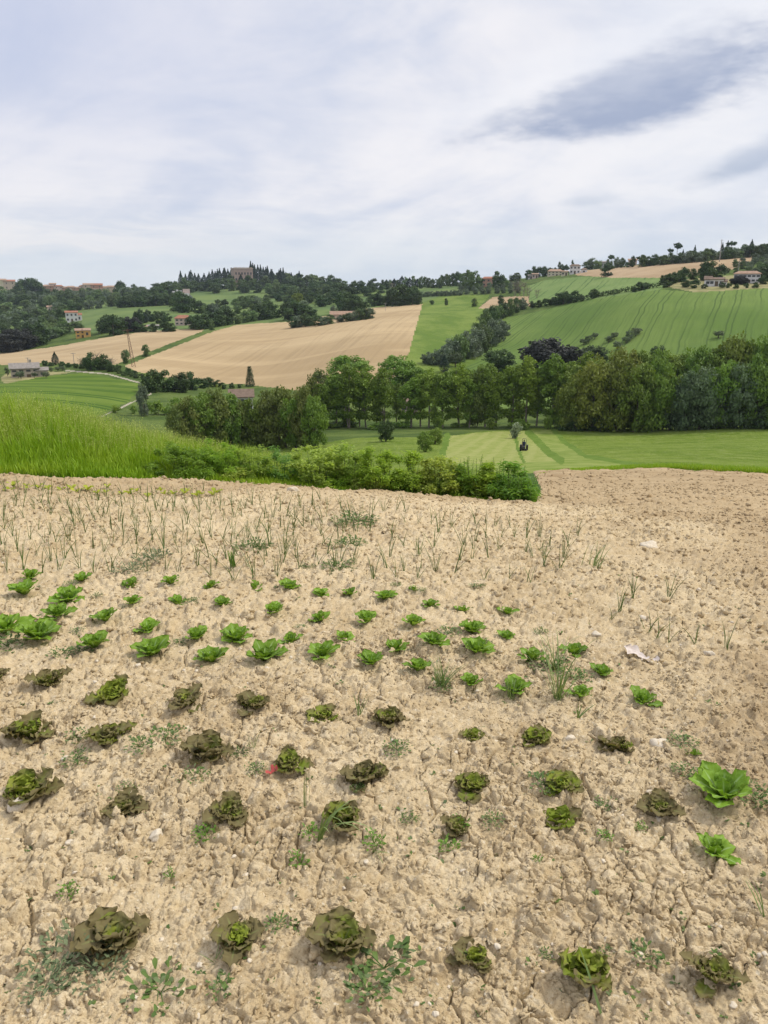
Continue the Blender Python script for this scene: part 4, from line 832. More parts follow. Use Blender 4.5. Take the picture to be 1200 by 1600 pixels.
house(1166, 442, 33, 15, 'long white two-storey house with pale flat roof at the right edge', 'white', 'tile', 280, 2, 6, .4, .8, 1.0)
house(378, 638, 34, 30, 'white house with brown roof half hidden by willow shrubs', 'white', 'brown', 100, 2, 3, .7, 0, 1.5, r=172)
house(640, 646, 26, 20, 'small pinkish house seen between trunks of the valley tree row', 'pink', 'brown', 100, 1, 3, .6, 0, 1.0, r=184)
# hill town
TOWN = [(4, 465, 14, 26, 'cream', 'tile'), (17, 463, 15, 24, 'beige', 'red'), (28, 462, 10, 15, 'pink', 'tile'), (8, 472, 18, 10, 'cream', 'tile'), (22, 471, 14, 9, 'beige', 'tile'), (76, 462, 14, 11, 'brick', 'tile'), (84, 463, 9, 14, 'pink', 'tile'), (93, 463, 12, 11, 'pink', 'red'), (103, 461, 12, 9, 'brick', 'tile'), (112, 461, 12, 10, 'pink', 'tile'), (121, 460, 13, 9, 'brick', 'tile'), (131, 460, 11, 12, 'pink', 'tile'), (139, 459, 14, 15, 'beige', 'tile'), (152, 459, 16, 15, 'brick', 'red'), (150, 463, 18, 9, 'pink', 'tile'), (165, 459, 14, 11, 'beige', 'tile'), (176, 460, 12, 12, 'beige', 'tile'), (203, 457, 12, 7, 'beige', 'tile'), (220, 457, 10, 6, 'pink', 'tile')]
for i, (x, y, w_, h_, wa, ro) in enumerate(sorted(TOWN)):
    o = house(x, y - 2, w_, h_ * (.55 if x < 40 else .80), f'{ {"cream": "cream", "beige": "beige", "pink": "pinkish", "brick": "brick-coloured"}[wa] } town house, {nth(i, len(TOWN))} in the hill town on the skyline', wa, ro, 500, 2, 2, .8, .5 * (i % 2), door=False, r=1085 if y < 466 else 1000, name='town_house')
    o['group'] = 'houses of the hill town'
# castle-like villa
p = at(379, 447, 500); dist = math.hypot(p.x, p.y); u_ = dist / F
o = thing('villa', 'large square brick villa with crenellated roofline rising among cypresses', 'villa', p, -math.atan2(p.x, p.y) + .25)
obj('wall', mesh_np('wall', *box(0, 0, -3, 28 * u_, 18 * u_, 24 * u_ + 3)[:2], wallmat('wall_villa', (0.44, 0.33, 0.27)), smooth=False), o)
obj('parapet', mesh_np('parapet', *merge([box(0, 0, 24 * u_ + .003, 29 * u_, 19 * u_, 1.0)] + [box(-14 * u_ + k * 2 * u_ + u_ * .4, -9.2 * u_, 24 * u_ + 1.0, u_, u_ * .6, .8) for k in range(14)])[:2], WM['beige'], smooth=False), o)
for s in range(2):
    for c in range(6): obj('window', mesh_np('window', *box((c - 2.5) * 4.4 * u_, -9 * u_ - .02, (8 + s * 8) * u_, 1.5, .2, 2.4)[:2], M['pane'], smooth=False), o)
# white terraced wall with a long diagonal stair wall
p = at(282, 466, 500); u_ = math.hypot(p.x, p.y) / F
o = thing('terrace_wall', 'white terraced wall with small white blocks and diagonal grey wall below castle wood', 'wall', p, -math.atan2(p.x, p.y))
obj('wall', mesh_np('wall', *box(0, 0, -4, 26 * u_, 3, 4 + 7 * u_)[:2], WM['white'], smooth=False), o)
for k, (dx, h_, w_) in enumerate(((-9, 10, 4), (-4, 12, 3), (1, 11, 4), (9, 13, 10))): obj('block', mesh_np('block', *box(dx * u_, 4.0, 0, w_ * u_, 4, h_ * u_)[:2], WM['pink' if k == 3 else 'white'], smooth=False), o)
V = np.array([[12 * u_, 0, 7 * u_], [27 * u_, -14, -8 * u_], [27 * u_, -14, -14 * u_], [12 * u_, 0, -10 * u_]], float); V = np.vstack([V, V + [0, 2.0, 0]])
obj('stair_wall', mesh_np('stair_wall', V, np.array([[0, 3, 2, 1], [4, 5, 6, 7], [0, 1, 5, 4], [1, 2, 6, 5], [2, 3, 7, 6], [3, 0, 4, 7]]), WM['grey'], smooth=False), o)

# ------------------------------------------------------------------ lattice mast and poles
M['rust'] = mat('rusty_steel', two((0.10, 0.055, 0.04), (0.17, 0.09, 0.065), 2.0), 0.8, 0.3)
M['pole'] = mat('pole_grey', (0.30, 0.28, 0.26), 0.85, 0.2)
p = at(209, 573, 150); d_ = math.hypot(p.x, p.y); H_ = 54 * d_ / F
o = thing('lattice_mast', 'rust-brown lattice power mast leaning left over the ploughed field corner', 'mast', p, .3); o.rotation_euler = (0, RAD(-5), .3)
pl = []
for sx in (-1, 1):
    for sy in (-1, 1): pl.append(tube(np.array([[sx * .55, sy * .55, -.5], [sx * .16, sy * .16, H_]]), [.07, .06], 4))
for k in range(14):
    z0, z1 = k * H_ / 14, (k + 1) * H_ / 14; w0, w1 = .55 - .39 * z0 / H_, .55 - .39 * z1 / H_
    for a, b in (((-w0, -w0), (w1, -w1)), ((w0, -w0), (w1, w1)), ((w0, w0), (-w1, w1)), ((-w0, w0), (-w1, -w1))): pl.append(tube(np.array([[*a, z0], [*b, z1]]), [.035, .035], 4))
obj('lattice', mesh_np('lattice', *merge(pl)[:2], M['rust'], smooth=False), o)
obj('crossarm', mesh_np('crossarm', *merge([tube(np.array([[-1.6, 0, H_ * .97], [1.6, 0, H_ * .97]]), [.06, .06], 4), tube(np.array([[-1.1, 0, H_ * .86], [1.1, 0, H_ * .86]]), [.06, .06], 4)])[:2], M['rust'], smooth=False), o)
def pole(px, py, top, label, rmin, th=.11, arm=True):
    p = at(px, py, rmin); d_ = math.hypot(p.x, p.y); H_ = (py - top) * d_ / F
    o = thing('utility_pole', label, 'utility pole', p, rng.uniform(-.6, .6)); o['group'] = 'utility poles in the fields'
    obj('pole', mesh_np('pole', *tube(np.array([[0, 0, -.5], [0, 0, H_]]), [th, th * .75], 6)[:2], M['pole']), o)
    if arm: obj('crossarm', mesh_np('crossarm', *tube(np.array([[-.8, 0, H_ * .94], [.8, 0, H_ * .94]]), [.06, .06], 4)[:2], M['pole']), o)
pole(44, 569, 560, 'thin grey pole at the left ploughed field, left of the cypress', 150)
pole(116, 569, 553, 'thin leaning grey pole right of the single cypress', 150)
pole(1124, 409, 380, 'tall grey utility pole standing before the right skyline wood', 330, .22)
pole(1153, 428, 411, 'grey pole on the scrubby slope above the white house', 300, .16)
pole(1158, 402, 392, 'small pole at the right end of the upper brown field', 330, .16)
pole(602, 486, 474, 'thin pole at the far end of the big ploughed field', 280, .12)
pole(689, 448, 436, 'short pole on the middle skyline ridge', 380, .16)

# ------------------------------------------------------------------ little mowing tractor with its driver
M['tractor'] = mat('tractor_paint', two((0.030, 0.028, 0.030), (0.055, 0.05, 0.05), 4), 0.5, 0.4)
M['tyre'] = mat('tyre', (0.02, 0.02, 0.02), 0.9, 0.2); M['rim'] = mat('rim', (0.35, 0.30, 0.22), 0.5, 0.4)
M['cloth'] = mat('dark_cloth', (0.035, 0.045, 0.075), 0.9, 0.1); M['skin'] = mat('skin', (0.50, 0.30, 0.20), 0.6, 0.3)
p = at(818, 704, 60); yawT = RAD(165); TS = .78
o = thing('tractor', 'small dark ride-on tractor mowing the pale grass strip', 'tractor', p, yawT, None, TS)
def wheel(x, y, r, w_):
    th = np.linspace(0, 6.283, 17)[:-1]; prof_ = [(-w_ / 2, r * .55), (-w_ / 2, r * .92), (-w_ / 3, r), (w_ / 3, r), (w_ / 2, r * .92), (w_ / 2, r * .55)]
    V = np.array([[x + a, y + b * math.cos(t), r + b * math.sin(t)] for t in th for a, b in prof_]); n = len(prof_)
    Q = np.array([[i * n + j, i * n + j + 1, ((i + 1) % 16) * n + j + 1, ((i + 1) % 16) * n + j] for i in range(16) for j in range(n - 1)])
    wo = obj('wheel', mesh_np('wheel', V, Q, M['tyre']), o)
    Vr = np.array([[x + a, y + r * .56 * math.cos(t), r + r * .56 * math.sin(t)] for t in th for a in (-w_ * .3, w_ * .3)] + [[x - w_ * .35, y, r], [x + w_ * .35, y, r]])
    Fr = [[2 * i, 2 * ((i + 1) % 16), 32] for i in range(16)] + [[2 * ((i + 1) % 16) + 1, 2 * i + 1, 33] for i in range(16)]
    obj('rim', poly_mesh('rim', Vr, Fr, M['rim']), wo)
for sx in (-1, 1): wheel(sx * .52, -.45, .42, .30); wheel(sx * .46, .72, .26, .2)
def rbox(b, bev=.05):
    V, Q, _ = b; bm = __import__('bmesh').new(); vs = [bm.verts.new(v) for v in V]; [bm.faces.new([vs[i] for i in f]) for f in Q]
    __import__('bmesh').ops.bevel(bm, geom=bm.edges[:], offset=bev, segments=2, affect='EDGES'); me = bpy.data.meshes.new('part'); bm.to_mesh(me); bm.free(); return me
def tpart(nm, b, m_, bev=.05):
    me = rbox(b, bev); me.materials.append(m_); return obj(nm, me, o)
tpart('bonnet', box(0, .62, .42, .56, .85, .46), M['tractor'], .09); tpart('chassis', box(0, .1, .32, .5, 1.5, .2), M['tractor'])
tpart('seat', box(0, -.42, .72, .46, .44, .10), M['tyre'], .03); tpart('seat_back', box(0, -.66, .80, .46, .08, .34), M['tyre'], .03)
tpart('mudguard', box(-.52, -.45, .86, .32, .62, .05), M['tractor'], .02); tpart('mudguard', box(.52, -.45, .86, .32, .62, .05), M['tractor'], .02)
tpart('cutting_deck', box(0, .15, .12, 1.15, .62, .16), M['tractor'], .04)
obj('roll_bar', mesh_np('roll_bar', *tube(np.array([[-.34, -.74, .6], [-.34, -.74, 1.75], [-.2, -.74, 1.88], [.2, -.74, 1.88], [.34, -.74, 1.75], [.34, -.74, .6]]), [.035] * 6, 6)[:2], M['tractor']), o)
obj('steering_wheel', mesh_np('steering_wheel', *tube(np.array([[.19 * math.cos(t), .22 + .08 * math.sin(t), 1.08 + .17 * math.sin(t)] for t in np.linspace(0, 6.283, 15)]), [.018] * 15, 5)[:2], M['tyre']), o)
obj('exhaust', mesh_np('exhaust', *tube(np.array([[.18, .9, .85], [.18, .9, 1.7]]), [.035, .035], 6)[:2], M['rust']), o)
per = thing('person', 'person in dark clothes seated driving the small tractor', 'person', p, yawT, None, TS)
bm_v = [((0, -.42, .87), .15), ((0, -.46, 1.10), .17), ((0, -.44, 1.32), .17), ((0, -.42, 1.44), .065), ((0, -.40, 1.53), .075), ((0, -.39, 1.63), .105), ((0, -.39, 1.71), .07)]
me = bpy.data.meshes.new('body'); V = [v for v, _ in bm_v]; Rr = [r for _, r in bm_v]; Ed = [(i, i + 1) for i in range(6)]
for sx in (-1, 1):
    b0 = len(V); V += [(sx * .19, -.43, 1.36), (sx * .26, -.28, 1.14), (sx * .17, -.0, 1.12), (sx * .15, .1, 1.14)]; Rr += [.07, .05, .04, .04]; Ed += [(2, b0), (b0, b0 + 1), (b0 + 1, b0 + 2), (b0 + 2, b0 + 3)]
    b0 = len(V); V += [(sx * .11, -.36, .86), (sx * .20, .02, .88), (sx * .22, .06, .52), (sx * .22, .20, .48)]; Rr += [.095, .075, .055, .05]; Ed += [(0, b0), (b0, b0 + 1), (b0 + 1, b0 + 2), (b0 + 2, b0 + 3)]
me.from_pydata(V, Ed, []); bo = obj('body', me, per); sk = bo.modifiers.new('skin', 'SKIN')
for i, sv_ in enumerate(me.skin_vertices[0].data): sv_.radius = (Rr[i], Rr[i]); sv_.use_root = (i == 0)
bo.modifiers.new('sub', 'SUBSURF').levels = 1; bo.modifiers['sub'].render_levels = 1
me.materials.append(M['cloth'])
hv = []
for t in np.linspace(0, 6.283, 13)[:-1]:
    for k, (rr_, z_) in enumerate(((.112, 1.62), (.118, 1.68), (.09, 1.75), (.02, 1.785))): hv.append([rr_ * math.cos(t), -.40 + rr_ * math.sin(t), z_])
hq = np.array([[i * 4 + j, ((i + 1) % 12) * 4 + j, ((i + 1) % 12) * 4 + j + 1, i * 4 + j + 1] for i in range(12) for j in range(3)])
obj('hair', mesh_np('hair', np.array(hv), hq, M['bark']), per)

# ------------------------------------------------------------------ lettuces
def plantmat(name, fn, rough=0.5, spec=0.3, tr=0.3): return mat(name, fn, rough, spec, tr)
def green_leaf(t):
    s = t.attr('s'); u = t.attr('t'); r = t.objrand()
    c = t.mix(t.attr('rnd'), (0.135, 0.255, 0.016), (0.225, 0.360, 0.030))
    c = t.mix(t.ss(t.noise(t.new('ShaderNodeTexCoord').outputs['Object'], 60, 3, .6), .4, .65), c, (0.215, 0.345, 0.045))
    vein = t.m('SINE', t.m('ADD', t.m('MULTIPLY', u, 42), t.m('MULTIPLY', s, -20)))
    c = t.mix(t.m('MULTIPLY', t.ss(vein, .6, 1.0), 0.35), c, (0.24, 0.42, 0.08))
    c = t.mix(t.m('MULTIPLY', t.ss(s, 0.16, 0.05), t.ss(u, 1.0, .55)), c, (0.36, 0.50, 0.19))
    h = t.new('ShaderNodeHueSaturation'); t.put(h.inputs['Value'], t.m('ADD', .85, t.m('MULTIPLY', r, .3))); t.put(h.inputs['Color'], c); return h.outputs[0]
def red_leaf(t):
    s = t.attr('s'); u = t.attr('t'); a = t.attr('age'); r = t.objrand()
    n = t.noise(t.new('ShaderNodeTexCoord').outputs['Object'], 28, 3, .6)
    c = t.mix(t.attr('rnd'), (0.165, 0.215, 0.022), (0.285, 0.335, 0.038))
    br = t.mix(n, (0.138, 0.100, 0.048), (0.215, 0.180, 0.085))
    pig = t.m('ADD', t.m('MULTIPLY', t.m('MAXIMUM', u, s), 0.95), t.m('MULTIPLY', a, 0.65))
    pig = t.m('ADD', t.m('ADD', pig, t.m('MULTIPLY', t.m('SUBTRACT', t.attr('rnd'), .5), .5)), t.m('MULTIPLY', t.m('SUBTRACT', n, .5), .9)); pig = t.m('ADD', pig, t.m('MULTIPLY', t.m('SUBTRACT', r, .5), .65))
    c = t.mix(t.m('MULTIPLY', t.ss(pig, .74, 1.42), .95), c, br)
    c = t.mix(t.m('MULTIPLY', t.ss(s, .13, .04), t.ss(u, .95, .4)), c, (0.26, 0.30, 0.10))
    return c
M['lettuce_green'] = plantmat('lettuce_green', green_leaf, .6, .22, .32)
M['lettuce_red'] = plantmat('lettuce_red', red_leaf, .75, .15, .22)
def leaf(az_, L, Wd, e0, e1, shape, cup, wav, freq, ser, nu=10, nv=9, age=0.0, twist=0.0, base=(0, 0, 0), pw=1.0):
    t = np.linspace(0, 1, nu); s = np.linspace(-1, 1, nv)
    e = e0 + (e1 - e0) * t ** pw; dl = L / (nu - 1)
    x = np.concatenate([[0], np.cumsum(np.cos(e[:-1]) * dl)]); z = np.concatenate([[0], np.cumsum(np.sin(e[:-1]) * dl)])
    w = Wd * .5 * np.interp(t, *shape); ph = rng.uniform(0, 6.28, 2)
    T_, S_ = np.meshgrid(t, s, indexing='ij'); Wt = w[:, None] * (1 + ser * np.abs(S_) * np.sin(T_ * freq * 2.3 + ph[0]) * (np.abs(S_) > .6))
    off = cup * S_ ** 2 * w[:, None] + wav * np.abs(S_) ** 2.2 * np.sin(T_ * freq + ph[1] + (S_ > 0) * 1.9) * np.minimum(T_ * 2.5, 1) + rng.normal(size=T_.shape) * wav * .10
    nx, nz = -np.sin(e)[:, None], np.cos(e)[:, None]
    X_ = x[:, None] + nx * off - (1 - np.cos(S_ * .6)) * 0; Y_ = S_ * Wt; Z_ = z[:, None] + nz * off + twist * S_ * w[:, None]
    tipc = (np.abs(S_) ** 2) * (T_ > .8) * (T_ - .8) * L * .5; X_ = X_ - tipc * np.cos(e)[:, None]; Z_ = Z_ - tipc * np.sin(e)[:, None]
    c_, s_ = math.cos(az_), math.sin(az_)
    V = np.stack([X_ * c_ - Y_ * s_ + base[0], X_ * s_ + Y_ * c_ + base[1], Z_ + base[2]], -1).reshape(-1, 3)
    i, j = np.meshgrid(np.arange(nu - 1), np.arange(nv - 1), indexing='ij'); i, j = i.ravel(), j.ravel()
    Q = np.stack([i * nv + j, (i + 1) * nv + j, (i + 1) * nv + j + 1, i * nv + j + 1], 1); n = nu * nv
    return V, Q, {'t': T_.ravel(), 's': np.abs(S_).ravel(), 'age': np.full(n, age), 'rnd': np.full(n, rng.random())}
ROM = ([0, .12, .35, .65, .85, .96, 1], [.30, .34, .62, 1.0, .95, .62, .25])
RND = ([0, .12, .35, .65, .85, .95, 1], [.22, .32, .75, 1.0, .98, .75, .35])
LOBE = [([0, .12, .26, .36, .46, .58, .68, .80, .90, .97, 1], [.22, .30, .58, .58, .84, .80, 1.0, .92, .92, .66, .30]), ([0, .12, .3, .42, .52, .64, .76, .86, .95, 1], [.22, .32, .72, .70, .93, .88, 1.0, .86, .72, .38]), RND]
def lettuce_meshes(kind, v):
    outer, heart = [], []
    if kind == 'green':
        n = 14 + v % 3
        for i in range(n):
            a = 1 - i / (n - 1.0); az_ = i * 2.399 + rng.normal() * .22; L = (.135 * (.62 + .38 * a)) * rng.uniform(.85, 1.12)
            e0 = RAD(82 - 40 * a + rng.normal() * 6); e1 = RAD(66 - 66 * a + rng.normal() * 18)
            lf = leaf(az_, L, L * rng.uniform(.46, .62), e0, e1, ROM, .17, .0065, 17, .04, age=a, twist=rng.normal() * .12)
            (outer if a > .42 else heart).append(lf)
    else:
        n = 24 + v % 6
        for i in range(n):
            a = float(np.clip(1 - i / (n - 1.0) + rng.normal() * .10, 0, 1)); az_ = i * 2.399 + rng.normal() * .4; L = (.130 * (.60 + .40 * a)) * rng.uniform(.72, 1.12)
            e0 = RAD(86 - 38 * a + rng.normal() * 12); e1 = RAD(64 - 66 * a + rng.normal() * 22)
            lf = leaf(az_, L, L * rng.uniform(.46, .68), e0, e1, LOBE[rng.integers(3)], .22, .0115, 30, .10, nu=20, nv=13, age=a, twist=rng.normal() * .10, pw=1.3)
            (outer if a > .40 else heart).append(lf)
    mk = M['lettuce_' + kind]
    hw_ = np.percentile(np.hypot(*merge(outer)[0][:, :2].T), 96) * 2
    return [mesh_np(nm, *merge(p)[:2], mk, merge(p)[2]) for nm, p in (('outer_leaves', outer), ('heart', heart))] + [hw_]
LET = {k: [lettuce_meshes(k, v) for v in range(12)] for k in ('green', 'red')}
SPOTS = []
def put(px, py, sink=0.006):
    p = at(px, py); p.z = float(soilz(p.x, p.y)[0]) - sink; return p
def lettuces(rows, kind, look, where, group, ref):
    rows = sorted(rows); n = len(rows)
    for i, (px, py, wpx) in enumerate(rows):
        p = put(px, py - wpx * .10, .012); d_ = (Vector(p) - Vector((0, 0, CAMZ))).length
        a, b, hw_ = LET[kind][rng.integers(len(LET[kind]))]; s = wpx * d_ / F / hw_ * (.84 if kind == 'red' else 1.02)
        o = thing('lettuce', f'{look}, {nth(i, n)} {where}', 'lettuce', p, rng.uniform(0, 6.28), group, sc=s)
        o.rotation_euler = (rng.normal() * .07, rng.normal() * .07, rng.uniform(0, 6.28))
        if kind == 'red': o.scale = (s, s * rng.uniform(.86, 1.0), s * rng.uniform(.70, .90))
        obj('outer_leaves', a, o); obj('heart', b, o); SPOTS.append((p.x, p.y, s * .12))
gl, rl = 'young bright green lettuce', 'red-brown frilly lettuce'
GR, RR_ = .225, .232
lettuces([(46, 903, 34), (128, 908, 27), (204, 917, 30), (268, 921, 30), (330, 927, 26), (398, 928, 33), (452, 930, 34), (502, 938, 30), (548, 939, 29), (602, 945, 36), (673, 955, 29), (722, 960, 28), (793, 960, 31)], 'green', gl, 'in the farthest green row', 'green lettuces in the farthest row', GR)
lettuces([(39, 928, 43), (108, 939, 48), (207, 947, 31), (279, 949, 30), (349, 955, 30), (428, 965, 40), (500, 976, 38), (573, 982, 42), (645, 987, 39), (737, 997, 43), (793, 997, 32)], 'green', gl, 'in the second farthest green row', 'green lettuces in the second farthest row', GR)
lettuces([(92, 970, 47), (166, 976, 42), (232, 988, 42), (306, 1000, 42), (370, 1000, 50), (455, 1007, 36), (537, 1011, 37), (618, 1027, 46), (678, 1024, 48), (745, 1032, 54), (830, 1043, 42), (898, 1023, 46)], 'green', gl, 'in the third farthest green row', 'green lettuces in the third farthest row', GR)
lettuces([(57, 1002, 62), (148, 1015, 52), (238, 1024, 58), (330, 1033, 54), (413, 1039, 60), (505, 1040, 53), (580, 1052, 44), (653, 1062, 44), (735, 1078, 40), (803, 1094, 54), (906, 1100, 42), (941, 1058, 40), (1003, 1107, 48)], 'green', gl, 'in the nearest green row', 'green lettuces in the nearest row', GR)
lettuces([(6, 990, 66)], 'green', 'tallest bushy green lettuce at the left edge', '', None, GR)
lettuces([(1130, 1265, 84)], 'green', 'large bright green lettuce with broad spread leaves at right', 'above a smaller upright one', None, GR)
lettuces([(1115, 1340, 60)], 'green', 'upright bright green lettuce at right', 'below the large spread one', None, GR)
lettuces([(735 - 90, 934, 18)], 'green', 'tiny pale lettuce seedling', 'behind the farthest green row', None, GR)
lettuces([(1083, 1182, 24)], 'green', 'tiny yellow-green lettuce seedling', 'right of the oval pale stone', None, GR)
lettuces([(178, 1480, 108), (370, 1485, 90), (537, 1505, 102), (742, 1508, 70), (918, 1548, 88), (1107, 1552, 84)], 'red', rl, 'in the front row', 'red lettuces in the front row', RR_)
lettuces([(42, 1260, 92), (195, 1277, 76), (356, 1287, 86), (533, 1300, 78), (713, 1310, 56), (873, 1300, 66)], 'red', rl, 'in the second red row', 'red lettuces in the second row', RR_)
lettuces([(48, 1164, 82), (172, 1177, 76), (328, 1200, 84), (450, 1212, 68), (572, 1232, 78), (738, 1249, 72), (878, 1252, 70), (1030, 1282, 66)], 'red', rl, 'in the third red row', 'red lettuces in the third row', RR_)
lettuces([(-4, 1066, 40), (78, 1079, 62), (182, 1100, 86), (290, 1115, 74), (397, 1122, 62), (507, 1132, 64), (605, 1144, 66), (740, 1162, 56), (834, 1174, 58), (963, 1179, 62)], 'red', rl, 'in the farthest red row', 'red lettuces in the farthest row', RR_)

# ------------------------------------------------------------------ onions, grass tufts, weeds
def bladecol(c1, c2, dry):
    def f(t):
        c = t.mix(t.attr('rnd'), c1, c2); c = t.mix(t.m('MULTIPLY', t.ss(t.attr('t'), .78, 1.0), t.attr('age')), c, dry)
        return c
    return f
M['onion'] = mat('onion_shoot', bladecol((0.105, 0.165, 0.046), (0.195, 0.270, 0.085), (0.45, 0.38, 0.18)), .5, .3, .15)
M['grass'] = mat('grass_blade', bladecol((0.075, 0.165, 0.020), (0.150, 0.260, 0.040), (0.30, 0.30, 0.10)), .5, .3, .25)
def blades(B, azm, L, w, lean, droop, nseg=5, tw=0.0, dry=None):
    """ribbon blades: all arrays of length n -> V,Q,attrs"""
    n = len(L); t = np.linspace(0, 1, nseg + 1)[None, :]
    e = (math.pi / 2 - lean)[:, None] - droop[:, None] * t ** 1.6
    dl = (L / nseg)[:, None]; cx = np.cumsum(np.cos(e) * dl, 1) - np.cos(e) * dl; cz = np.cumsum(np.sin(e) * dl, 1) - np.sin(e) * dl
    ww = (w * .5)[:, None] * np.clip(1.15 - t ** 2.2 * 1.08, .05, 1)
    ca_, sa_ = np.cos(azm)[:, None], np.sin(azm)[:, None]
    side_az = (azm + math.pi / 2 + rng.normal(size=n) * (.5 + tw))[:, None]
    P = np.stack([cx * ca_, cx * sa_, cz], -1) + B[:, None, :]
    sd = np.stack([np.cos(side_az) * ww, np.sin(side_az) * ww, np.zeros_like(ww)], -1)
    V = np.stack([P - sd, P + sd], 2).reshape(-1, 3); k = (nseg + 1) * 2
    base = (np.arange(n) * k)[:, None]; i = np.arange(nseg)[None, :] * 2
    Q = np.stack([base + i, base + i + 1, base + i + 3, base + i + 2], -1).reshape(-1, 4)
    at_ = {'rnd': np.repeat(rng.random(n), k), 't': np.tile(np.repeat(t[0], 2), n), 'age': np.repeat(rng.random(n) if dry is None else np.full(n, dry), k)}
    return V, Q, at_
U = rng.uniform
def tuft(n, L0, L1, w, ln, dr, spread=.01, bias=None, nseg=6):
    az_ = U(0, 6.28, n) if bias is None else bias + rng.normal(size=n) * .6
    B = np.stack([rng.normal(size=n) * spread, rng.normal(size=n) * spread, np.full(n, -.01)], 1)
    return blades(B, az_, U(L0, L1, n), w * U(.7, 1.3, n), U(0, ln, n), U(.1, dr, n), nseg)
ON = []
for v in range(10):
    n = int(rng.integers(3, 6)); bl = tuft(n, .10, .20, .0038, .65, .85, .005)
    bl2 = (bl[0].copy(), bl[1], bl[2]); V = bl[0]; Vr = V.copy(); c_ = V.reshape(-1, 2, 3).mean(1, keepdims=True)      # crossed ribbons read as round shoots
    d2 = V.reshape(-1, 2, 3) - c_; d2 = np.stack([-d2[..., 1], d2[..., 0], d2[..., 2]], -1); Vr = (c_ + d2).reshape(-1, 3)
    mm = merge([bl, (Vr, bl[1], bl[2])]); ON.append(mesh_np('onion', *mm[:2], M['onion'], mm[2]))
def single(name, me, px, py, label, cat, group=None, s=1.0, rz=None, sink=0.0):
    o = obj(name, me); p = put(px, py, sink); o.location = p; o.rotation_euler = (0, 0, U(0, 6.28) if rz is None else rz); o.scale = (s, s, s)
    tag(o, label, cat, group); return o
orow = [(772, 8, 330, 14), (786, 4, 520, 15), (800, 4, 640, 17), (815, 4, 800, 18), (831, 4, 900, 19), (849, 3, 905, 21), (868, 6, 890, 23), (888, 12, 880, 27), (905, 330, 860, 36)]
onames = ['in the row farthest back', 'in the second row from the back', 'in the third row from the back', 'in the fourth row from the back', 'in the fifth row from the back', 'in the sixth row from the back', 'in the seventh row from the back', 'in the row just behind the green lettuces', 'among the farthest green lettuces']
for (y, xa, xb, stp_), nm in zip(orow, onames):
    for x in np.arange(xa, xb, stp_):
        if rng.random() < (.25 if x > 560 else .05): continue
        yy = y + x * .012 + rng.normal() * 3.5
        if yy < 776 and x > 340: continue
        single('onion_plant', ON[rng.integers(10)], x + rng.normal() * 3.5, yy, 'thin green onion shoots ' + nm, 'onion plant', 'onion shoots ' + nm, U(.75, 1.25))
for x, y in ((968, 958), (988, 945), (1012, 990), (1026, 1000), (1045, 1005), (1085, 1012), (1135, 1018), (1045, 940), (955, 965)):
    single('onion_plant', ON[rng.integers(10)], x, y, 'stray thin shoots on the worked soil right of the lettuces', 'onion plant', 'stray shoots on the worked soil', U(.7, 1.1))
M['yellowing'] = mat('yellow_seedling', bladecol((0.30, 0.36, 0.03), (0.45, 0.48, 0.05), (0.5, 0.45, 0.1)), .6, .2, .3)
YS = []
for v in range(3):
    ps = [leaf(k * 1.6 + v, .055, .028, RAD(35 + 20 * (k % 2)), RAD(5), RND, .1, .003, 9, .05, 5, 3) for k in range(5)]
    mm = merge(ps); YS.append(mesh_np('yellow_seedling', *mm[:2], M['yellowing'], mm[2]))
ys = [(x + rng.normal() * 5, 766 + x * .022 + rng.normal() * 3) for x in np.arange(4, 345, 11.5)]
for i, (x, y) in enumerate(sorted(ys)):
    single('seedling', YS[i % 3], x, y, f'small yellow-green seedling, {nth(i, len(ys))} in the row before the grass bank', 'seedling', 'yellowing seedlings', U(.9, 1.6))
def weed(n, R_, ll, lw, up, seed_stems=6):
    ps = []
    for k in range(n):
        a = U(0, 6.28); r_ = R_ * U(0.05, 1) ** .7
        ps.append(leaf(a + rng.normal() * .8, ll * U(.6, 1.3), lw * U(.7, 1.3), RAD(U(5, 55)), RAD(U(-25, 20)), RND, .15, .002, 9, .04, 5, 3, U(0, 1), 0, (math.cos(a) * r_, math.sin(a) * r_, U(.0, up))))
    for k in range(seed_stems):
        a = U(0, 6.28); L = R_ * U(.5, 1.0); pt = np.array([[0, 0, 0], [math.cos(a) * L * .5, math.sin(a) * L * .5, up * U(.4, 1.2)], [math.cos(a) * L, math.sin(a) * L, up * U(0, .8)]])
        V, Q, _ = tube(pt, [.0022, .0018, .001], 4); ps.append((V, Q, {'t': np.full(len(V), .3), 's': np.full(len(V), .5), 'age': np.zeros(len(V)), 'rnd': np.full(len(V), .4)}))
    return merge(ps)
M['weed'] = mat('weed_leaf', lambda t: t.mix(t.m('MULTIPLY', t.ss(t.attr('age'), .6, 1.0), .5), t.mix(t.attr('rnd'), (0.070, 0.125, 0.032), (0.145, 0.215, 0.050)), (0.20, 0.22, 0.13)), .6, .2, .2)
M['weedgrey'] = mat('greyish_weed_leaf', lambda t: t.mix(t.attr('rnd'), (0.110, 0.145, 0.065), (0.195, 0.230, 0.115)), .65, .2, .15)
M['weedbright'] = mat('bright_weed_leaf', lambda t: t.mix(t.attr('rnd'), (0.090, 0.190, 0.020), (0.170, 0.290, 0.035)), .5, .3, .25)
WD = {}
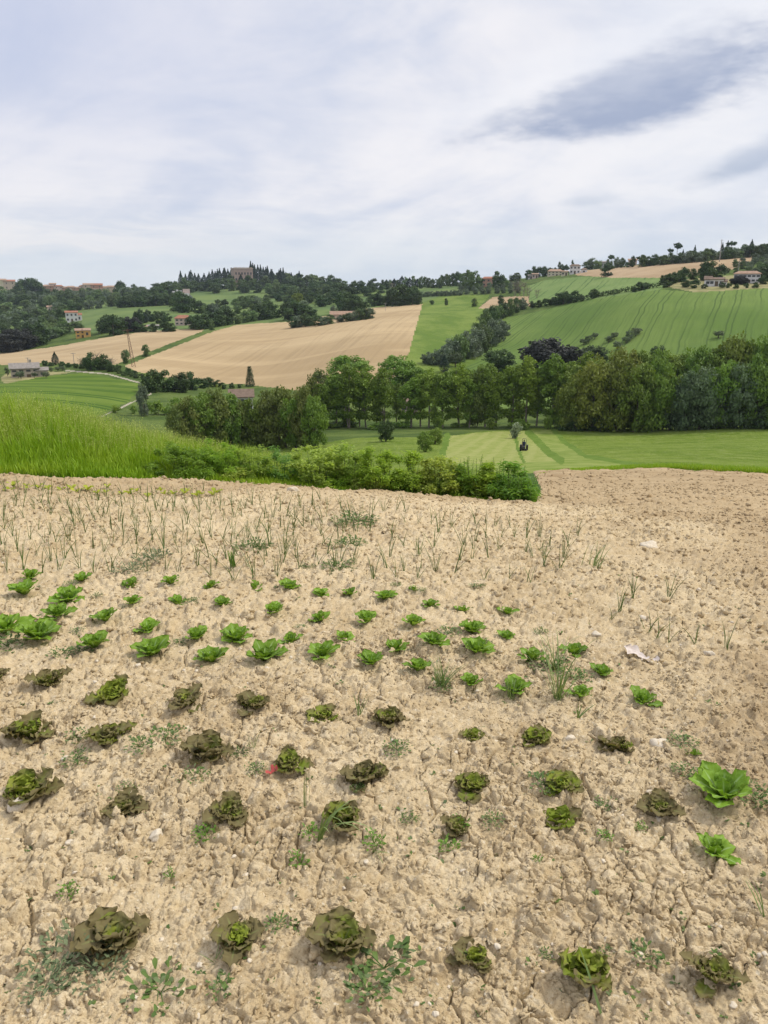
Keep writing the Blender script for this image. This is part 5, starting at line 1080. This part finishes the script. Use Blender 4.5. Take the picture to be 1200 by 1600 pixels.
for k_, mk_, pr in (('weed', 'weed', (80, .085, .021, .012, .035)), ('greyish_weed', 'weedgrey', (110, .085, .022, .007, .030)), ('bright_weed', 'weedbright', (56, .055, .020, .012, .045)), ('creeping_weed', 'weed', (150, .12, .020, .012, .022)), ('broad_weed', 'weed', (60, .085, .030, .014, .03))):
    WD[k_] = [mesh_np(k_, *(lambda mm: (mm[0], mm[1]))(mm_), M[mk_], mm_[2]) for mm_ in (weed(*pr) for _ in range(3))]
def weeds(rows, kind, look, where, group, ref=.18):
    rows = sorted(rows)
    for i, (px, py, wpx) in enumerate(rows):
        p = at(px, py); d_ = (p - Vector((0, 0, CAMZ))).length
        single('weed', WD[kind][rng.integers(3)], px, py, f'{look}, {nth(i, len(rows))} {where}' if len(rows) > 1 else f'{look} {where}', 'weed', group, wpx * d_ / F / ref)
weeds([(250, 1545, 80), (345, 1552, 38), (600, 1520, 90), (575, 1568, 60), (1005, 1510, 42), (945, 1500, 0 + 20), (435, 1460, 34), (855, 1495, 22)], 'broad_weed', 'flat green broad-leaved weed', 'among the front red lettuces', 'broad weeds by the front row')
weeds([(108, 1495, 110), (75, 1535, 70), (150, 1510, 80)], 'greyish_weed', 'grey-green feathery weed', 'under the leftmost front red lettuce', 'grey weeds at the left front')
weeds([(485, 1312, 46), (470, 1352, 50), (320, 1308, 52), (108, 1400, 42), (265, 1367, 26), (700, 1330, 48), (945, 1320, 34), (1000, 1300, 28), (840, 1355, 22), (720, 1300, 40), (585, 1325, 50)], 'bright_weed', 'small bright green weed', 'between the first and second red rows', 'bright weeds between the front rows')
weeds([(262, 1166, 56), (222, 1188, 44), (122, 1160, 40), (120, 1200, 44), (305, 1225, 44), (375, 1185, 30), (620, 1185, 44), (400, 1212, 34), (15, 1175, 36), (85, 1145, 22), (130, 1012, 40), (95, 1022, 38), (200, 1240, 30), (945, 1265, 36), (850, 1240, 50), (1065, 1170, 44), (1070, 1215, 40), (1180, 1262, 54), (1160, 1240, 34), (640, 1290, 30), (560, 1245, 26), (770, 1295, 34)], 'weed', 'scraggly small green weed', 'between the red lettuce rows', 'weeds between the red rows')
weeds([(555, 820, 76), (543, 856, 60), (530, 896, 56), (395, 857, 60), (480, 893, 26)], 'creeping_weed', 'low dark mat of creeping weed', 'among the onion rows', 'weed mats among the onions', .24)
weeds([(204, 893, 52), (238, 877, 56)], 'greyish_weed', 'wilted dark cabbage-like leaves', 'lying behind the green lettuces', 'wilted leaves behind the lettuces')
weeds([(x, y, w_) for x, y, w_ in ((110, 915, 24), (150, 930, 20), (300, 948, 26), (700, 1000, 40), (755, 1010, 30), (860, 1046, 70), (900, 1062, 50), (690, 1080, 40), (10, 1005, 60), (570, 962, 20), (470, 985, 22), (280, 1000, 26), (120, 985, 24), (660, 935, 18), (620, 925, 20), (745, 925, 26), (845, 985, 24))], 'weed', 'small low weed', 'among the green lettuces', 'weeds among the green lettuces')
M['wgrass'] = mat('wild_grass', bladecol((0.135, 0.205, 0.055), (0.235, 0.310, 0.105), (0.42, 0.38, 0.19)), .5, .3, .2)
def gt(px, py, hpx, label, pr, rz=None, ref=.2, name='grass_tuft', m_='wgrass'):
    mm = pr() if callable(pr) else pr; p = at(px, py); d_ = (p - Vector((0, 0, CAMZ))).length
    single(name, mesh_np(name, *mm[:2], M[m_], mm[2]), px, py, label, 'grass', None, hpx * d_ / F / ref, rz)
gt(690, 1080, 62, 'dense dark chive-like grass tuft between two green lettuces', lambda: tuft(38, .10, .21, .0042, .75, 1.0, .012), ref=.2, m_='onion')
gt(798, 1098, 46, 'thin grass tuft growing up through a green lettuce', lambda: tuft(16, .12, .2, .005, .4, .8, .012))
gt(872, 1102, 112, 'tall branching wild grass with arching stems among the green lettuces', lambda: merge([tuft(30, .14, .32, .0034, .95, .9, .015), tuft(9, .28, .42, .006, .45, 2.4, .01)]), ref=.36)
gt(868, 1045, 70, 'arching long-bladed grass behind the tall wild grass', lambda: merge([tuft(10, .22, .34, .007, .5, 2.2, .01), tuft(18, .12, .2, .003, .9, .6, .02)]), ref=.27)
gt(925, 893, 30, 'grass tuft swept to the right on the worked soil', lambda: tuft(26, .16, .34, .008, .5, 1.5, .04, bias=0.1), rz=0, ref=.2)
gt(560, 1125, 42, 'small upright grass tuft between two red lettuces', lambda: tuft(7, .12, .2, .007, .5, .8, .006))
gt(478, 1262, 72, 'few thin upright grass stems right of the red petal', lambda: tuft(5, .18, .30, .004, .12, .3, .012), ref=.24)
gt(500, 1318, 60, 'long bent grass blades flopped over a red lettuce', lambda: tuft(8, .24, .40, .012, .6, 2.4, .01, bias=-0.5), rz=0, ref=.22)
gt(585, 1335, 40, 'flattened grass blades lying towards the camera', lambda: tuft(8, .14, .26, .010, 1.2, 1.3, .01, bias=-.9), rz=0, ref=.2)
gt(903, 1128, 28, 'wispy three-leaved grass sprig on bare soil', lambda: tuft(5, .1, .2, .008, .9, .6, .004), ref=.14)
gt(365, 893, 36, 'broad pale green shoots among the onions', lambda: tuft(9, .12, .2, .016, .35, .9, .02), m_='grass')
gt(655, 0 + 868, 40, 'slim onion-like tuft among the sparse right onions', lambda: tuft(6, .12, .2, .006, .3, .5, .006), m_='onion')
gt(396, 1180, 40, 'thin dry grass tuft beside a red lettuce', lambda: tuft(9, .1, .18, .004, .6, .8, .01))
gt(335, 1500, 46, 'sparse thin grass sprig in the cracked front soil', lambda: tuft(7, .1, .2, .004, .9, .6, .01))
gt(945, 1605, 64, 'single long grass stalk leaning into the front lettuce', lambda: blades(np.array([[0, 0, -.01]]), np.array([1.9]), np.array([.26]), np.array([.009]), np.array([.75]), np.array([.25]), 6), rz=0, ref=.17)
gt(1195, 1440, 50, 'leaning grass blade at the right edge of the soil', lambda: tuft(4, .16, .26, .008, .7, .8, .01, bias=2.6), rz=0)

# ------------------------------------------------------------------ stones, clods, dead leaf, petal
import bmesh
def ico(sub):
    bm = bmesh.new(); bmesh.ops.create_icosphere(bm, subdivisions=sub, radius=1.0); bm.verts.ensure_lookup_table()
    V = np.array([v.co[:] for v in bm.verts]); Fs = np.array([[v.index for v in f.verts] for f in bm.faces]); bm.free(); return V, Fs
def rock(sub, rough, flat, ncut=9, clo=.62, chi=.95, jag=0.0):
    V, Fs = ico(sub); d_ = np.ones(len(V))
    for k in range(ncut):
        n_ = rand_dirs(1)[0]; cut = U(clo, chi); dp = V @ n_; d_ = np.where(dp > cut, d_ * cut / np.maximum(dp, 1e-6), d_)
    ph = U(0, 6.28, (5, 3)); fr = U(2, 6, (5, 3))
    for k in range(5): d_ = d_ + rough * np.sin(V @ fr[k] + ph[k][0]) * .35
    d_ = d_ * (1 + jag * rng.normal(size=len(V))); V = V * d_[:, None] * np.array([1, U(.65, .95), flat]); return V, Fs, {}
M['stone'] = mat('pale_stone', lambda t: t.mix(t.ss(t.noise(t.new('ShaderNodeTexCoord').outputs['Object'], 9, 4, .6), .35, .65), (0.52, 0.44, 0.32), (0.66, 0.58, 0.45)), .9, .15)
STN = [mesh_np('stone', *rock(3, .10, U(.5, .75))[:2], M['stone']) for _ in range(7)]
def stones(rows, label, cat='stone', group=None):
    rows = sorted(rows)
    for i, (px, py, wpx) in enumerate(rows):
        p = at(px, py); s = wpx * (p - Vector((0, 0, CAMZ))).length / F / 1.8
        single('stone', STN[rng.integers(7)], px, py, label(i, len(rows)) if callable(label) else label, cat, group, s, sink=s * .02)
stones([(1012, 858, 28)], 'big pale rounded stone on the worked soil')
stones([(1030, 1166, 24)], 'oval pale stone right of the rightmost red lettuce')
stones([(933, 990, 14)], 'round pale pebble near the tall wild grass')
stones([(1005, 968, 13)], 'pale upright stone beside a dark clod')
stones([(457, 770, 18)], 'pale flat stone by the grass bank')
stones([(28, 1270, 26)], 'pale flat stone under the leftmost red lettuce of its row')
stones([(890, 1162, 15)], 'pale pebble left of the rightmost far red lettuce')
stones([(1030, 1284, 13)], 'white pebble under the third row rightmost red lettuce')
stones([(245, 1310, 20)], 'white stone above the front row weeds')
stones([(1107, 1028, 16)], 'flat white stone at the right on worked soil')
fr = [(U(0, 1200), 1180 + 420 * U(0, 1) ** .8, U(5, 11)) for _ in range(54)]
stones(fr, lambda i, n: f'little whitish pebble on the front soil, {nth(i, n)}', 'stone', 'pebbles on the front soil')
bk = [(U(0, 1200), U(880, 1170), U(4, 8)) for _ in range(46)]
stones(bk, lambda i, n: f'tiny pale pebble among the lettuce rows, {nth(i, n)}', 'stone', 'pebbles among the lettuce rows')
# dead pale leaf and red petal
M['deadleaf'] = mat('dead_leaf', two((0.50, 0.42, 0.36), (0.66, 0.58, 0.52), 30), .8, .2, .1)
mm = merge([leaf(.3, .11, .09, RAD(8), RAD(25), RND, .25, .010, 13, .12), leaf(2.6, .08, .08, RAD(20), RAD(-5), RND, .2, .012, 11, .15)])
single('dead_leaf', mesh_np('dead_leaf', *mm[:2], M['deadleaf'], mm[2]), 1008, 1028, 'curled pale dead leaf lying on the worked soil', 'leaf', None, .95, 2.2, sink=-.008)
M['petal'] = mat('red_petal', (0.50, 0.10, 0.09), .6, .2, .3)
mm = merge([leaf(.5, .03, .034, RAD(25), RAD(45), RND, .3, .003, 9, .05, 6, 5), leaf(3.4, .026, .03, RAD(15), RAD(40), RND, .3, .003, 9, .05, 6, 5)])
single('petal', mesh_np('petal', *mm[:2], M['petal'], mm[2]), 425, 1221, 'small crumpled red petal on the soil beside a red lettuce', 'petal', None, 1.0, .4, sink=-.004)
# loose clods and crumbs: far too many to count
CL = [rock(3, .30, U(.5, .8), 13, .42, .85, .035) for _ in range(10)]; CS = [rock(1, .25, U(.55, .9), 7, .45, .9, .10) for _ in range(10)]
M['clod'] = M['soil']
def scatter_clods(n, r0, r1, s0, s1, lib, amax=40, pw=2.2, thr=.5):
    r = np.sqrt(U(r0 * r0, r1 * r1, n)); a = np.radians(U(-amax, amax, n)); x, y = r * np.sin(a), r * np.cos(a)
    m_ = np.maximum(sstep(fbm(x * 1.9, y * 1.9, 9, 2), .34, .56), till(x, y) * .9) ; keep = rng.random(n) < np.maximum(m_, .40)
    px_, py_ = project(x, y, ground(x, y)); keep &= soil_mask(x, y, ground(x, y))
    x, y = x[keep], y[keep]
    if SPOTS:
        S = np.array(SPOTS); dd = np.hypot(x[:, None] - S[None, :, 0], y[:, None] - S[None, :, 1]); k2 = ~(dd < S[None, :, 2] * .55).any(1); x, y = x[k2], y[k2]
    z = soilz(x, y); s = s0 + (s1 - s0) * rng.random(len(x)) ** pw; th = U(0, 6.28, len(x)); ps = []
    which = rng.integers(0, len(lib), len(x))
    for k, (V, Q, _) in enumerate(lib):
        id_ = np.nonzero(which == k)[0]
        if len(id_) == 0: continue
        c_, s_ = np.cos(th[id_])[:, None], np.sin(th[id_])[:, None]
        P = np.stack([V[None, :, 0] * c_ - V[None, :, 1] * s_, V[None, :, 0] * s_ + V[None, :, 1] * c_, np.broadcast_to(V[None, :, 2], (len(id_), len(V)))], -1) * s[id_][:, None, None]
        P = P + np.stack([x[id_], y[id_], z[id_] + s[id_] * .02], 1)[:, None, :]
        ps.append((P.reshape(-1, 3), (Q[None] + (np.arange(len(id_)) * len(V))[:, None, None]).reshape(-1, 3), {'till': np.repeat(till(x[id_], y[id_]), len(V)), 'far': np.repeat(sstep(np.hypot(x[id_], y[id_]), 9, 26), len(V))}))
    return merge(ps)
mm = merge([scatter_clods(6000, 1.2, 3.3, .005, .024, CL, pw=2.2), scatter_clods(26000, 1.2, 3.4, .0018, .0085, CS, pw=1.7), scatter_clods(14000, 3.2, 7.5, .005, .026, CS, pw=2.4), scatter_clods(24000, 3.4, 8, .0035, .012, CS, pw=1.8), scatter_clods(14000, 7.5, 18, .012, .045, CS, pw=2.2), scatter_clods(9000, 18, 52, .03, .085, CS, pw=2.0)])
o = obj('soil_crumbs', mesh_np('soil_crumbs', *mm[:2], M['soil'], mm[2])); tag(o, 'loose crumbs and clods of dry soil over the field', 'soil crumbs', None, 'stuff')
# tiny seedlings of weeds scattered over the bed
ps = []
for k in range(420):
    px_, py_ = U(-20, 1220), 905 + 690 * U(0, 1); p = put(px_, py_); n = int(rng.integers(2, 6)); L = U(.008, .022)
    for j in range(n):
        ps.append(leaf(U(0, 6.28), L, L * U(.35, .6), RAD(U(10, 60)), RAD(U(-15, 20)), RND, .1, .001, 8, 0, 4, 3, U(0, 1), 0, tuple(p)))
mm = merge(ps); o = obj('weed_seedlings', mesh_np('weed_seedlings', *mm[:2], M['weed'], mm[2])); tag(o, 'tiny weed seedlings sprinkled over the soil', 'seedlings', None, 'stuff')

# ------------------------------------------------------------------ grass bank
SB = [(0, 745), (100, 746), (200, 748), (300, 752), (400, 757), (500, 763), (600, 768), (700, 776), (800, 784), (838, 787)]
def bound_r(a):
    """distance of the soil edge along a bearing"""
    return np.interp(a, BA, BR)
bb = [at(x, y, 5) for x, y in [(-300, 741), (-150, 743)] + SB]; BA = np.array([math.atan2(p.x, p.y) for p in bb]); BR = np.array([math.hypot(p.x, p.y) for p in bb])
def bankpts(n, a0, a1, d0, d1, pw=1.0):
    a = U(a0, a1, n); r = bound_r(a) + d0 + (d1 - d0) * rng.random(n) ** pw; return r * np.sin(a), r * np.cos(a), a, r
aL, a340, a460, aR = RAD(-40), math.atan2(at(300, 752, 5).x, at(300, 752, 5).y), math.atan2(at(470, 760, 5).x, at(470, 760, 5).y), math.atan2(at(838, 787, 5).x, at(838, 787, 5).y)
M['tallgrass'] = mat('tall_grass', lambda t: t.mix(t.ss(t.noise(t.vscale(t.pos(), 1, 1, .2), 1.1, 3), .35, .65), t.mix(t.attr('rnd'), (0.180, 0.320, 0.014), (0.305, 0.460, 0.026)), t.mix(t.attr('rnd'), (0.235, 0.360, 0.020), (0.370, 0.500, 0.044))), .5, .25, .3)
M['seedhead'] = mat('grass_seed_head', lambda t: t.mix(t.attr('rnd'), (0.33, 0.41, 0.08), (0.52, 0.55, 0.18)), .7, .15, .25)
def height_at(x, y, a, d):
    # tall in the left and back, short along the soil edge and towards the right
    return np.interp(d, [0, .35, 1.0, 1.8, 3.2], [.16, .26, .50, .78, .92]) * np.interp(a, [RAD(-30), RAD(-26), RAD(-22), RAD(-18), RAD(-9), RAD(-4.5), 0, aR], [.86, .80, .66, .52, .52, .36, .26, .22])
parts_, heads = [], []
for n, a0, a1, d0, d1 in ((30000, aL, a460, .0, 4.6), (9000, aL, a460, 0, 1.0), (6000, a460, aR, 0.3, 2.2), (5000, a460, aR, 0, .5)):
    x, y, a, r = bankpts(n, a0, a1, d0, d1); d_ = r - bound_r(a); h = height_at(x, y, a, d_) * U(.6, 1.15, n) * (0.68 + .62 * fbm(x * 1.5, y * 1.5, 91, 2))
    B = np.stack([x, y, ground(x, y) - .02], 1)
    parts_.append(blades(B, U(0, 6.28, n), h * 1.08, .008 + .010 * rng.random(n), U(0, .28, n), U(.1, 1.5, n) * U(.3, 1, n), 4))
mm = merge(parts_); o = obj('tall_grass', mesh_np('tall_grass', *mm[:2], M['tallgrass'], mm[2])); tag(o, 'tall green grass on the bank behind the field', 'grass', None, 'stuff')
x, y, a, r = bankpts(6500, aL, RAD(-5), 1.0, 4.6); d_ = r - bound_r(a); h = height_at(x, y, a, d_) * U(.95, 1.30, 6500)
nS = len(x); lean = U(0, .22, nS); azs_ = U(0, 6.28, nS)
st = blades(np.stack([x, y, ground(x, y)], 1), azs_, h, np.full(nS, .004), lean, U(0, .35, nS), 4)
tip = st[0].reshape(nS, 5, 2, 3).mean(2)[:, -1]
C = np.repeat(tip, 7, 0) + np.stack([rng.normal(size=nS * 7) * .022, rng.normal(size=nS * 7) * .022, -U(0, .19, nS * 7)], 1)
hd_ = leaf_cards(C, .019 * U(.7, 1.4, len(C)), None, .32); hd_ = (hd_[0], hd_[1], {'rnd': hd_[2]['rnd']})
o = obj('grass_seed_heads', mesh_np('grass_seed_heads', *merge([(st[0], st[1], {'rnd': st[2]['rnd']}), hd_])[:2], M['seedhead'], merge([(st[0], st[1], {'rnd': st[2]['rnd']}), hd_])[2])); tag(o, 'pale oat-like seed heads above the bank grass', 'grass', None, 'stuff')
# uncut grass fringe along the meadow edge, right of the soil
n = 16000; t_ = rng.random(n); ex = 905 + 330 * t_
pts = [at(x_, y_, 20) for x_, y_ in ((842, 741), (919, 736), (970, 733), (1024, 732), (1075, 734), (1125, 738), (1200, 742), (1290, 746))]
pa_ = np.array([math.atan2(p.x, p.y) for p in pts]); pr_ = np.array([math.hypot(p.x, p.y) for p in pts])
a = U(pa_[0], pa_[-1], n); r = np.interp(a, pa_, pr_) + .2 + 5 * rng.random(n) ** 1.5; x, y = r * np.sin(a), r * np.cos(a)
hh_ = U(.12, .42, n) * np.interp(a, [pa_[0], pa_[2], pa_[4], pa_[6]], [.3, .45, .9, 1.2]); mm = blades(np.stack([x, y, ground(x, y) - .02], 1), U(0, 6.28, n), hh_, np.full(n, .035), U(0, .4, n), U(.1, 1, n), 3)
o = obj('grass_fringe', mesh_np('grass_fringe', *mm[:2], M['tallgrass'], mm[2])); tag(o, 'long uncut grass fringe where the meadow meets the soil', 'grass', None, 'stuff')

# ------------------------------------------------------------------ leafy weed bushes along the soil edge
M['herb'] = leafmat('herb_leaf', (0.235, 0.385, 0.042), (0.390, 0.530, 0.082), .55, .5, .3, .2)
M['herbpale'] = leafmat('pale_herb_leaf', (0.310, 0.420, 0.070), (0.480, 0.570, 0.135), .55, .5, .3, .2)
M['herbdark'] = leafmat('dark_herb_leaf', (0.145, 0.280, 0.036), (0.270, 0.420, 0.065), .5, .45, .35, .2)
M['stem'] = mat('herb_stem', (0.12, 0.16, 0.05), .7, .2)
def herb(h, w_, nst, per, size, pointed=.5, spike=0.0):
    """stems with leaves gathered in clumps over a dome; spike > 0 adds tall leafy flowering shoots"""
    ps, cs = [], []; ncl = max(10, nst // 2)
    def leaves(P, ln, flat=1.0):
        n = len(P); da = U(0, 6.28, n); D = np.stack([np.cos(da), np.sin(da), U(-.45, .55, n) * flat], 1); D /= np.linalg.norm(D, axis=1)[:, None]
        sd = np.cross(D, rand_dirs(n) * .55 + np.array([0, 0, 1.])); sd /= np.linalg.norm(sd, axis=1)[:, None]; up_ = np.cross(sd, D); L_ = ln[:, None]
        V = np.stack([P, P + D * L_ * .45 + sd * L_ * pointed * .5 + up_ * L_ * .08, P + D * L_ - up_ * L_ * .18, P + D * L_ * .45 - sd * L_ * pointed * .5 + up_ * L_ * .08], 1).reshape(-1, 3)
        return V, np.arange(4 * n).reshape(n, 4), {'rnd': np.repeat(np.clip(rng.random(n) * .6 + rng.random() * .4, 0, 1), 4)}
    for k in range(ncl):
        a = U(0, 6.28); r_ = w_ * .52 * U(0, 1) ** .55; hm = h * math.sqrt(max(0.06, 1 - (r_ / (w_ * .58)) ** 2)) * U(.80, 1.06); z_ = hm * U(0.12, 1) ** .55
        c = np.array([math.cos(a) * r_, math.sin(a) * r_, z_ - .02]); n = int(per * nst / ncl * U(.6, 1.3)); cr_ = U(.05, .085)
        P = c + rand_dirs(n) * (rng.random(n) ** .5 * cr_)[:, None] * np.array([1.1, 1.1, .8]); cs.append(leaves(P, size * U(.55, 1.25, n)))
        b = np.array([c[0] * .5, c[1] * .5, -.03]); s_ = np.linspace(0, 1, 5)[:, None]; ps.append(tube(b + (c - b) * s_, .005 * (1.1 - .8 * s_[:, 0]), 4))
    for k in range(int(round(spike * 22))):
        a = U(0, 6.28); r_ = w_ * .42 * U(0, 1); b = np.array([math.cos(a) * r_, math.sin(a) * r_, -.03]); tp = b * 1.25 + np.array([rng.normal() * .05, rng.normal() * .05, h * U(.85, 1.22)]); s_ = np.linspace(0, 1, 6)[:, None]
        ps.append(tube(b + (tp - b) * s_, .006 * (1.1 - .8 * s_[:, 0]), 4)); n = 46; tt = .25 + .75 * rng.random(n); P = b + (tp - b) * tt[:, None] + rng.normal(size=(n, 3)) * .008
        cs.append(leaves(P, size * U(.5, 1.0, n) * (1.25 - tt * .85)))
    return merge(cs), merge(ps)
def bush(px, py, top, wpx, kind, label, group='weedy bushes along the soil edge', back=.12, **kw):
    p = at(px, py, 5); r = math.hypot(p.x, p.y); w_ = wpx * r / F; rr = r + back + w_ * .25; a = math.atan2(p.x, p.y); p = Vector((rr * math.sin(a), rr * math.cos(a), 0)); p.z = gz(p.x, p.y)
    d_ = math.hypot(p.x, p.y); _, yb = project(np.array([p.x]), np.array([p.y]), np.array([p.z])); h = (yb[0] - top) * d_ / F * 1.04
    o = thing('weed_bush', label, 'bush', p, U(0, 6.28), group); mt = {'herb': M['herb'], 'pale': M['herbpale'], 'dark': M['herbdark']}[kind]
    cr, st_ = herb(h, w_ * 1.15, **kw); obj('foliage', mesh_np('foliage', *cr[:2], mt, cr[2], False), o); obj('stems', mesh_np('stems', *st_[:2], M['stem']), o)
D = dict
bush(285, 750, 688, 90, 'dark', 'dark leafy mound at the left end of the soil-edge bushes', nst=90, per=40, size=.05, pointed=.4)
bush(345, 752, 682, 70, 'herb', 'mid-green leafy bush right of the dark mound', nst=70, per=42, size=.045, pointed=.45)
bush(395, 755, 690, 60, 'herb', 'grassy green bush, third from the left along the soil edge', nst=60, per=42, size=.05, pointed=.3)
bush(440, 757, 694, 60, 'dark', 'darker green bush left of the pale bush', nst=60, per=40, size=.055, pointed=.28)
bush(497, 762, 684, 74, 'pale', 'pale fine-leaved bush in the middle of the soil edge', nst=110, per=44, size=.042, pointed=.6)
bush(545, 764, 690, 60, 'pale', 'pale bush with small leaves right of the middle', nst=80, per=44, size=.042, pointed=.6)
bush(592, 768, 690, 66, 'herb', 'leafy green bush between two pale bushes', nst=80, per=44, size=.040, pointed=.5, spike=.1)
bush(640, 771, 699, 60, 'herb', 'mid-green bush left of the round pale bush', nst=70, per=42, size=.042, pointed=.5)
bush(684, 775, 704, 64, 'pale', 'rounded pale green bush left of the tall dock plants', nst=80, per=44, size=.042, pointed=.6)
bush(722, 778, 716, 50, 'dark', 'tall dark dock plant with narrow spikes', nst=30, per=44, size=.066, pointed=.36, spike=.55)
bush(762, 781, 722, 56, 'herb', 'tall leafy dock plant in the middle of the right end', nst=34, per=44, size=.062, pointed=.38, spike=.55)
bush(796, 784, 726, 54, 'dark', 'dark broad-leaved dock plant with two tall spikes', nst=28, per=44, size=.068, pointed=.40, spike=.6)
bush(823, 786, 742, 34, 'dark', 'small broad-leaved plant at the right end of the bushes', nst=12, per=40, size=.065, pointed=.42, spike=.4, back=.12)
for i, (x, y, t_, w_) in enumerate(((470, 758, 725, 40), (525, 763, 735, 44), (570, 766, 738, 44), (620, 769, 740, 44), (662, 772, 742, 44), (705, 776, 745, 40), (745, 779, 748, 40), (315, 751, 722, 44), (370, 754, 728, 44))):
    bush(x, y, t_, w_, 'herb' if i % 2 else 'pale', f'low leafy clump at the foot of the soil-edge bushes, {nth([470, 525, 570, 620, 662, 705, 745, 315, 370].index(x) if False else sorted([470, 525, 570, 620, 662, 705, 745, 315, 370]).index(x), 9)}', 'low clumps along the soil edge', back=.0, nst=40, per=34, size=.036, pointed=.5)

# ------------------------------------------------------------------ the air between here and the far hills
hz_m = bpy.data.materials.new('haze'); hz_m.use_nodes = True; t = NT(hz_m.node_tree); t.n.clear()
pv = t.new('ShaderNodeVolumePrincipled'); pv.inputs['Color'].default_value = (0.72, 0.82, 0.95, 1); pv.inputs['Density'].default_value = 0.00009; pv.inputs['Anisotropy'].default_value = 0.2
t.l.new(pv.outputs[0], t.new('ShaderNodeOutputMaterial').inputs['Volume'])
zlo, zhi = float(VALL[:, 2].min()) - 1.0, 62.0
V_, Q_, _ = box(0, 0, zlo, 3400, 3400, zhi - zlo)
o = obj('haze', mesh_np('haze', V_, Q_, hz_m, smooth=False)); tag(o, 'thin bluish haze lying over the far hills', 'haze', None, 'stuff')
